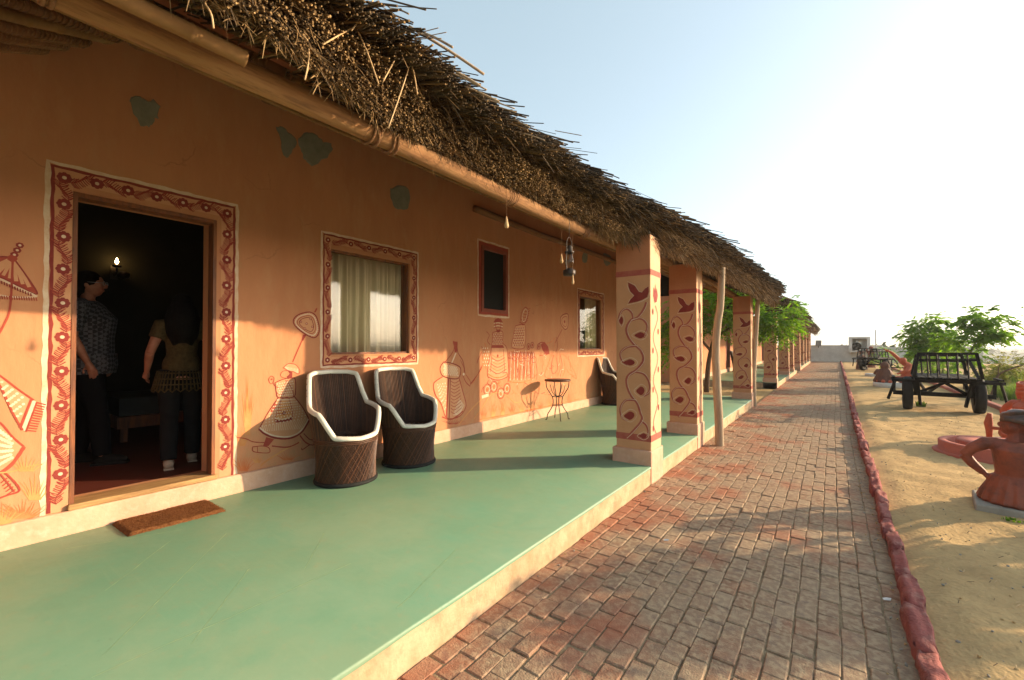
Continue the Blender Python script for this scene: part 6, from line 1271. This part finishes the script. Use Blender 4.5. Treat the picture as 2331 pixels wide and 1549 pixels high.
for i, (x, y, s_, lab) in enumerate([(3.35, 23.4, .9, 'low leafy bush behind the rail of the near cart'), (3.3, 29.5, 1.0, 'leafy bush left of the young trees, near the plinths'), (2.5, 36, 1.0, 'green bush in the yard behind the farther cart'), (4.4, 21.0, .8, 'yellowish bush right of the slender tree')]):
    tree('leafy_bush', (x, y, 0), [[(0, 0, -.05), (.05, 0, .4 * s_), (.1, .05, .8 * s_)], [(0, 0, .2), (-.2, .1, .7 * s_)], [(0, 0, .15), (.25, -.1, .6 * s_)]], [((0, 0, .75 * s_), (.55 * s_, .5 * s_, .35 * s_), 80), ((.2, 0, 1.15 * s_), (.35 * s_, .35 * s_, .3 * s_), 30)], lab, 20 + i, .11, .34, 'leaf_dry' if i == 3 else 'leaf_neem', 'bushes along the yard')
tuft_plant('weed_sprig', tuple(on_plane(2096, 926, 2, .01)), 30, .16, (.10, .08), 'grass_green', 'small bright green weed on the sand under the near cart', 33, .02, cat='weed')
tuft_plant('weed_sprig', tuple(on_plane(2308, 1187, 2, .02)), 26, .035, (.07, .035), 'leaf_neem', 'tiny dark green sprig on the sand in front of the nearest statue', 34, .008, cat='weed')
# far scrub on the plain
rg = np.random.default_rng(77); V = []; Q = []; T = []; b = 0
for k in range(420):
    d = 45 + 1100 * rg.random() ** 1.7; a = rg.uniform(R(-6), R(34)); x = d * math.sin(a); y = d * math.cos(a)
    if x < 14 and y < 60: continue
    z = ground_z(x, y); s_ = rg.uniform(.8, 2.6) * (1 if d < 200 else 1.6); n_ = 70 if d < 150 else 34; tt = rg.random() * .6
    for j in range(n_):
        dd = rg.normal(0, 1, 3); dd /= np.linalg.norm(dd); p = np.array([x, y, z + s_ * .75]) + dd * np.array([s_, s_, s_ * .75]) * rg.random() ** .4; l_ = s_ * rg.uniform(.14, .32); u1 = rg.normal(0, 1, 3); u1 /= np.linalg.norm(u1); u2 = np.cross(u1, rg.normal(0, 1, 3)); u2 /= np.linalg.norm(u2)
        V += [p - u1 * l_, p - u2 * l_ * .5, p + u1 * l_, p + u2 * l_ * .5]; Q.append((b, b + 1, b + 2, b + 3)); b += 4; T += [min(1, tt + rg.random() * .4)] * 4
me = fast_mesh('far_scrub', np.array(V), np.array(Q), np.zeros((0, 3), int), ['scrub_leaf'], tint=np.array(T)); tag(link('far_scrub', me), 'hazy scrub trees scattered over the plain beyond the yard', 'scrub', kind='stuff')
# pebbles and dry bits on the sand and path edge
pm = MB(); rr = random.Random(4)
for k in range(900):
    if k < 650: y = 2 + 12 * rr.random() ** 1.6; x = kerb_x(y) + .18 + 2.4 * rr.random(); z = sand_h(x, y)
    else: y = 2 + 9 * rr.random(); x = kerb_x(y) - .02 - .10 * rr.random() ** 2 if rr.random() < .7 else PX + .03 + .05 * rr.random(); z = 0
    s_ = rr.uniform(.003, .009); pm.use(0 if rr.random() < .6 else 1, 0, False); pm.ell((x, y, z + s_ * .4), (s_, s_ * rr.uniform(.7, 1.4), s_ * .6), Euler((rr.random(), rr.random(), rr.random() * 6)).to_matrix(), 6, 4)
for k in range(2600):
    y = 2.2 + 16 * rr.random() ** 1.8; x = kerb_x(y) + .17 + 2.6 * rr.random() ** .8; z = sand_h(x, y) + .004; an = rr.uniform(0, 3.14); L = rr.uniform(.01, .045); dx, dy = math.cos(an) * L, math.sin(an) * L; pm.use(2 if rr.random() < .6 else 3, 0, False)
    pm.add([(x, y, z), (x + dx, y + dy, z + .006), (x + dx - dy * .10, y + dy + dx * .10, z + .007), (x - dy * .10, y + dx * .10, z + .001)], [(0, 1, 2, 3)])
tag(pm.build('pebbles', ['cement', 'sand', 'stray_reed', 'bark']), 'scattered pebbles and dry straw bits on the sand and along the path edges', 'pebbles', kind='stuff')
for (u, v, lab) in ((1511, 1231, 'tiny white paper scrap on the bricks left of the path middle'), (2012, 1366, 'tiny white scrap beside the kerb on the bricks')):
    p = on_plane(u, v, 2, .006); q = MB().use(0, 0, False); q.add([(0, 0, 0), (.03, .005, .004), (.034, .02, .012), (.012, .028, .006), (-.006, .016, .002)], [(0, 1, 2), (0, 2, 3), (0, 3, 4)]); o = q.build('paper_scrap', 'litter_paper', None, p); o.modifiers.new('solid', 'SOLIDIFY').thickness = .001; tag(o, lab, 'litter')
# hazy air over the plain
hz = MB().use(0); hz.span(-1500, 1500, -300, 2600, -8, 9)
hm = bpy.data.materials.new('haze'); hm.use_nodes = True; hn = hm.node_tree.nodes; hn.remove(hn['Principled BSDF']); pv = hn.new('ShaderNodeVolumePrincipled'); pv.inputs['Color'].default_value = (.93, .95, .96, 1); pv.inputs['Density'].default_value = .0007; pv.inputs['Anisotropy'].default_value = .3
hm.node_tree.links.new(pv.outputs[0], hn['Material Output'].inputs['Volume']); MATS['haze'] = hm
tag(hz.build('haze', 'haze'), 'thin pale haze in the air over the plain', 'haze', kind='stuff')
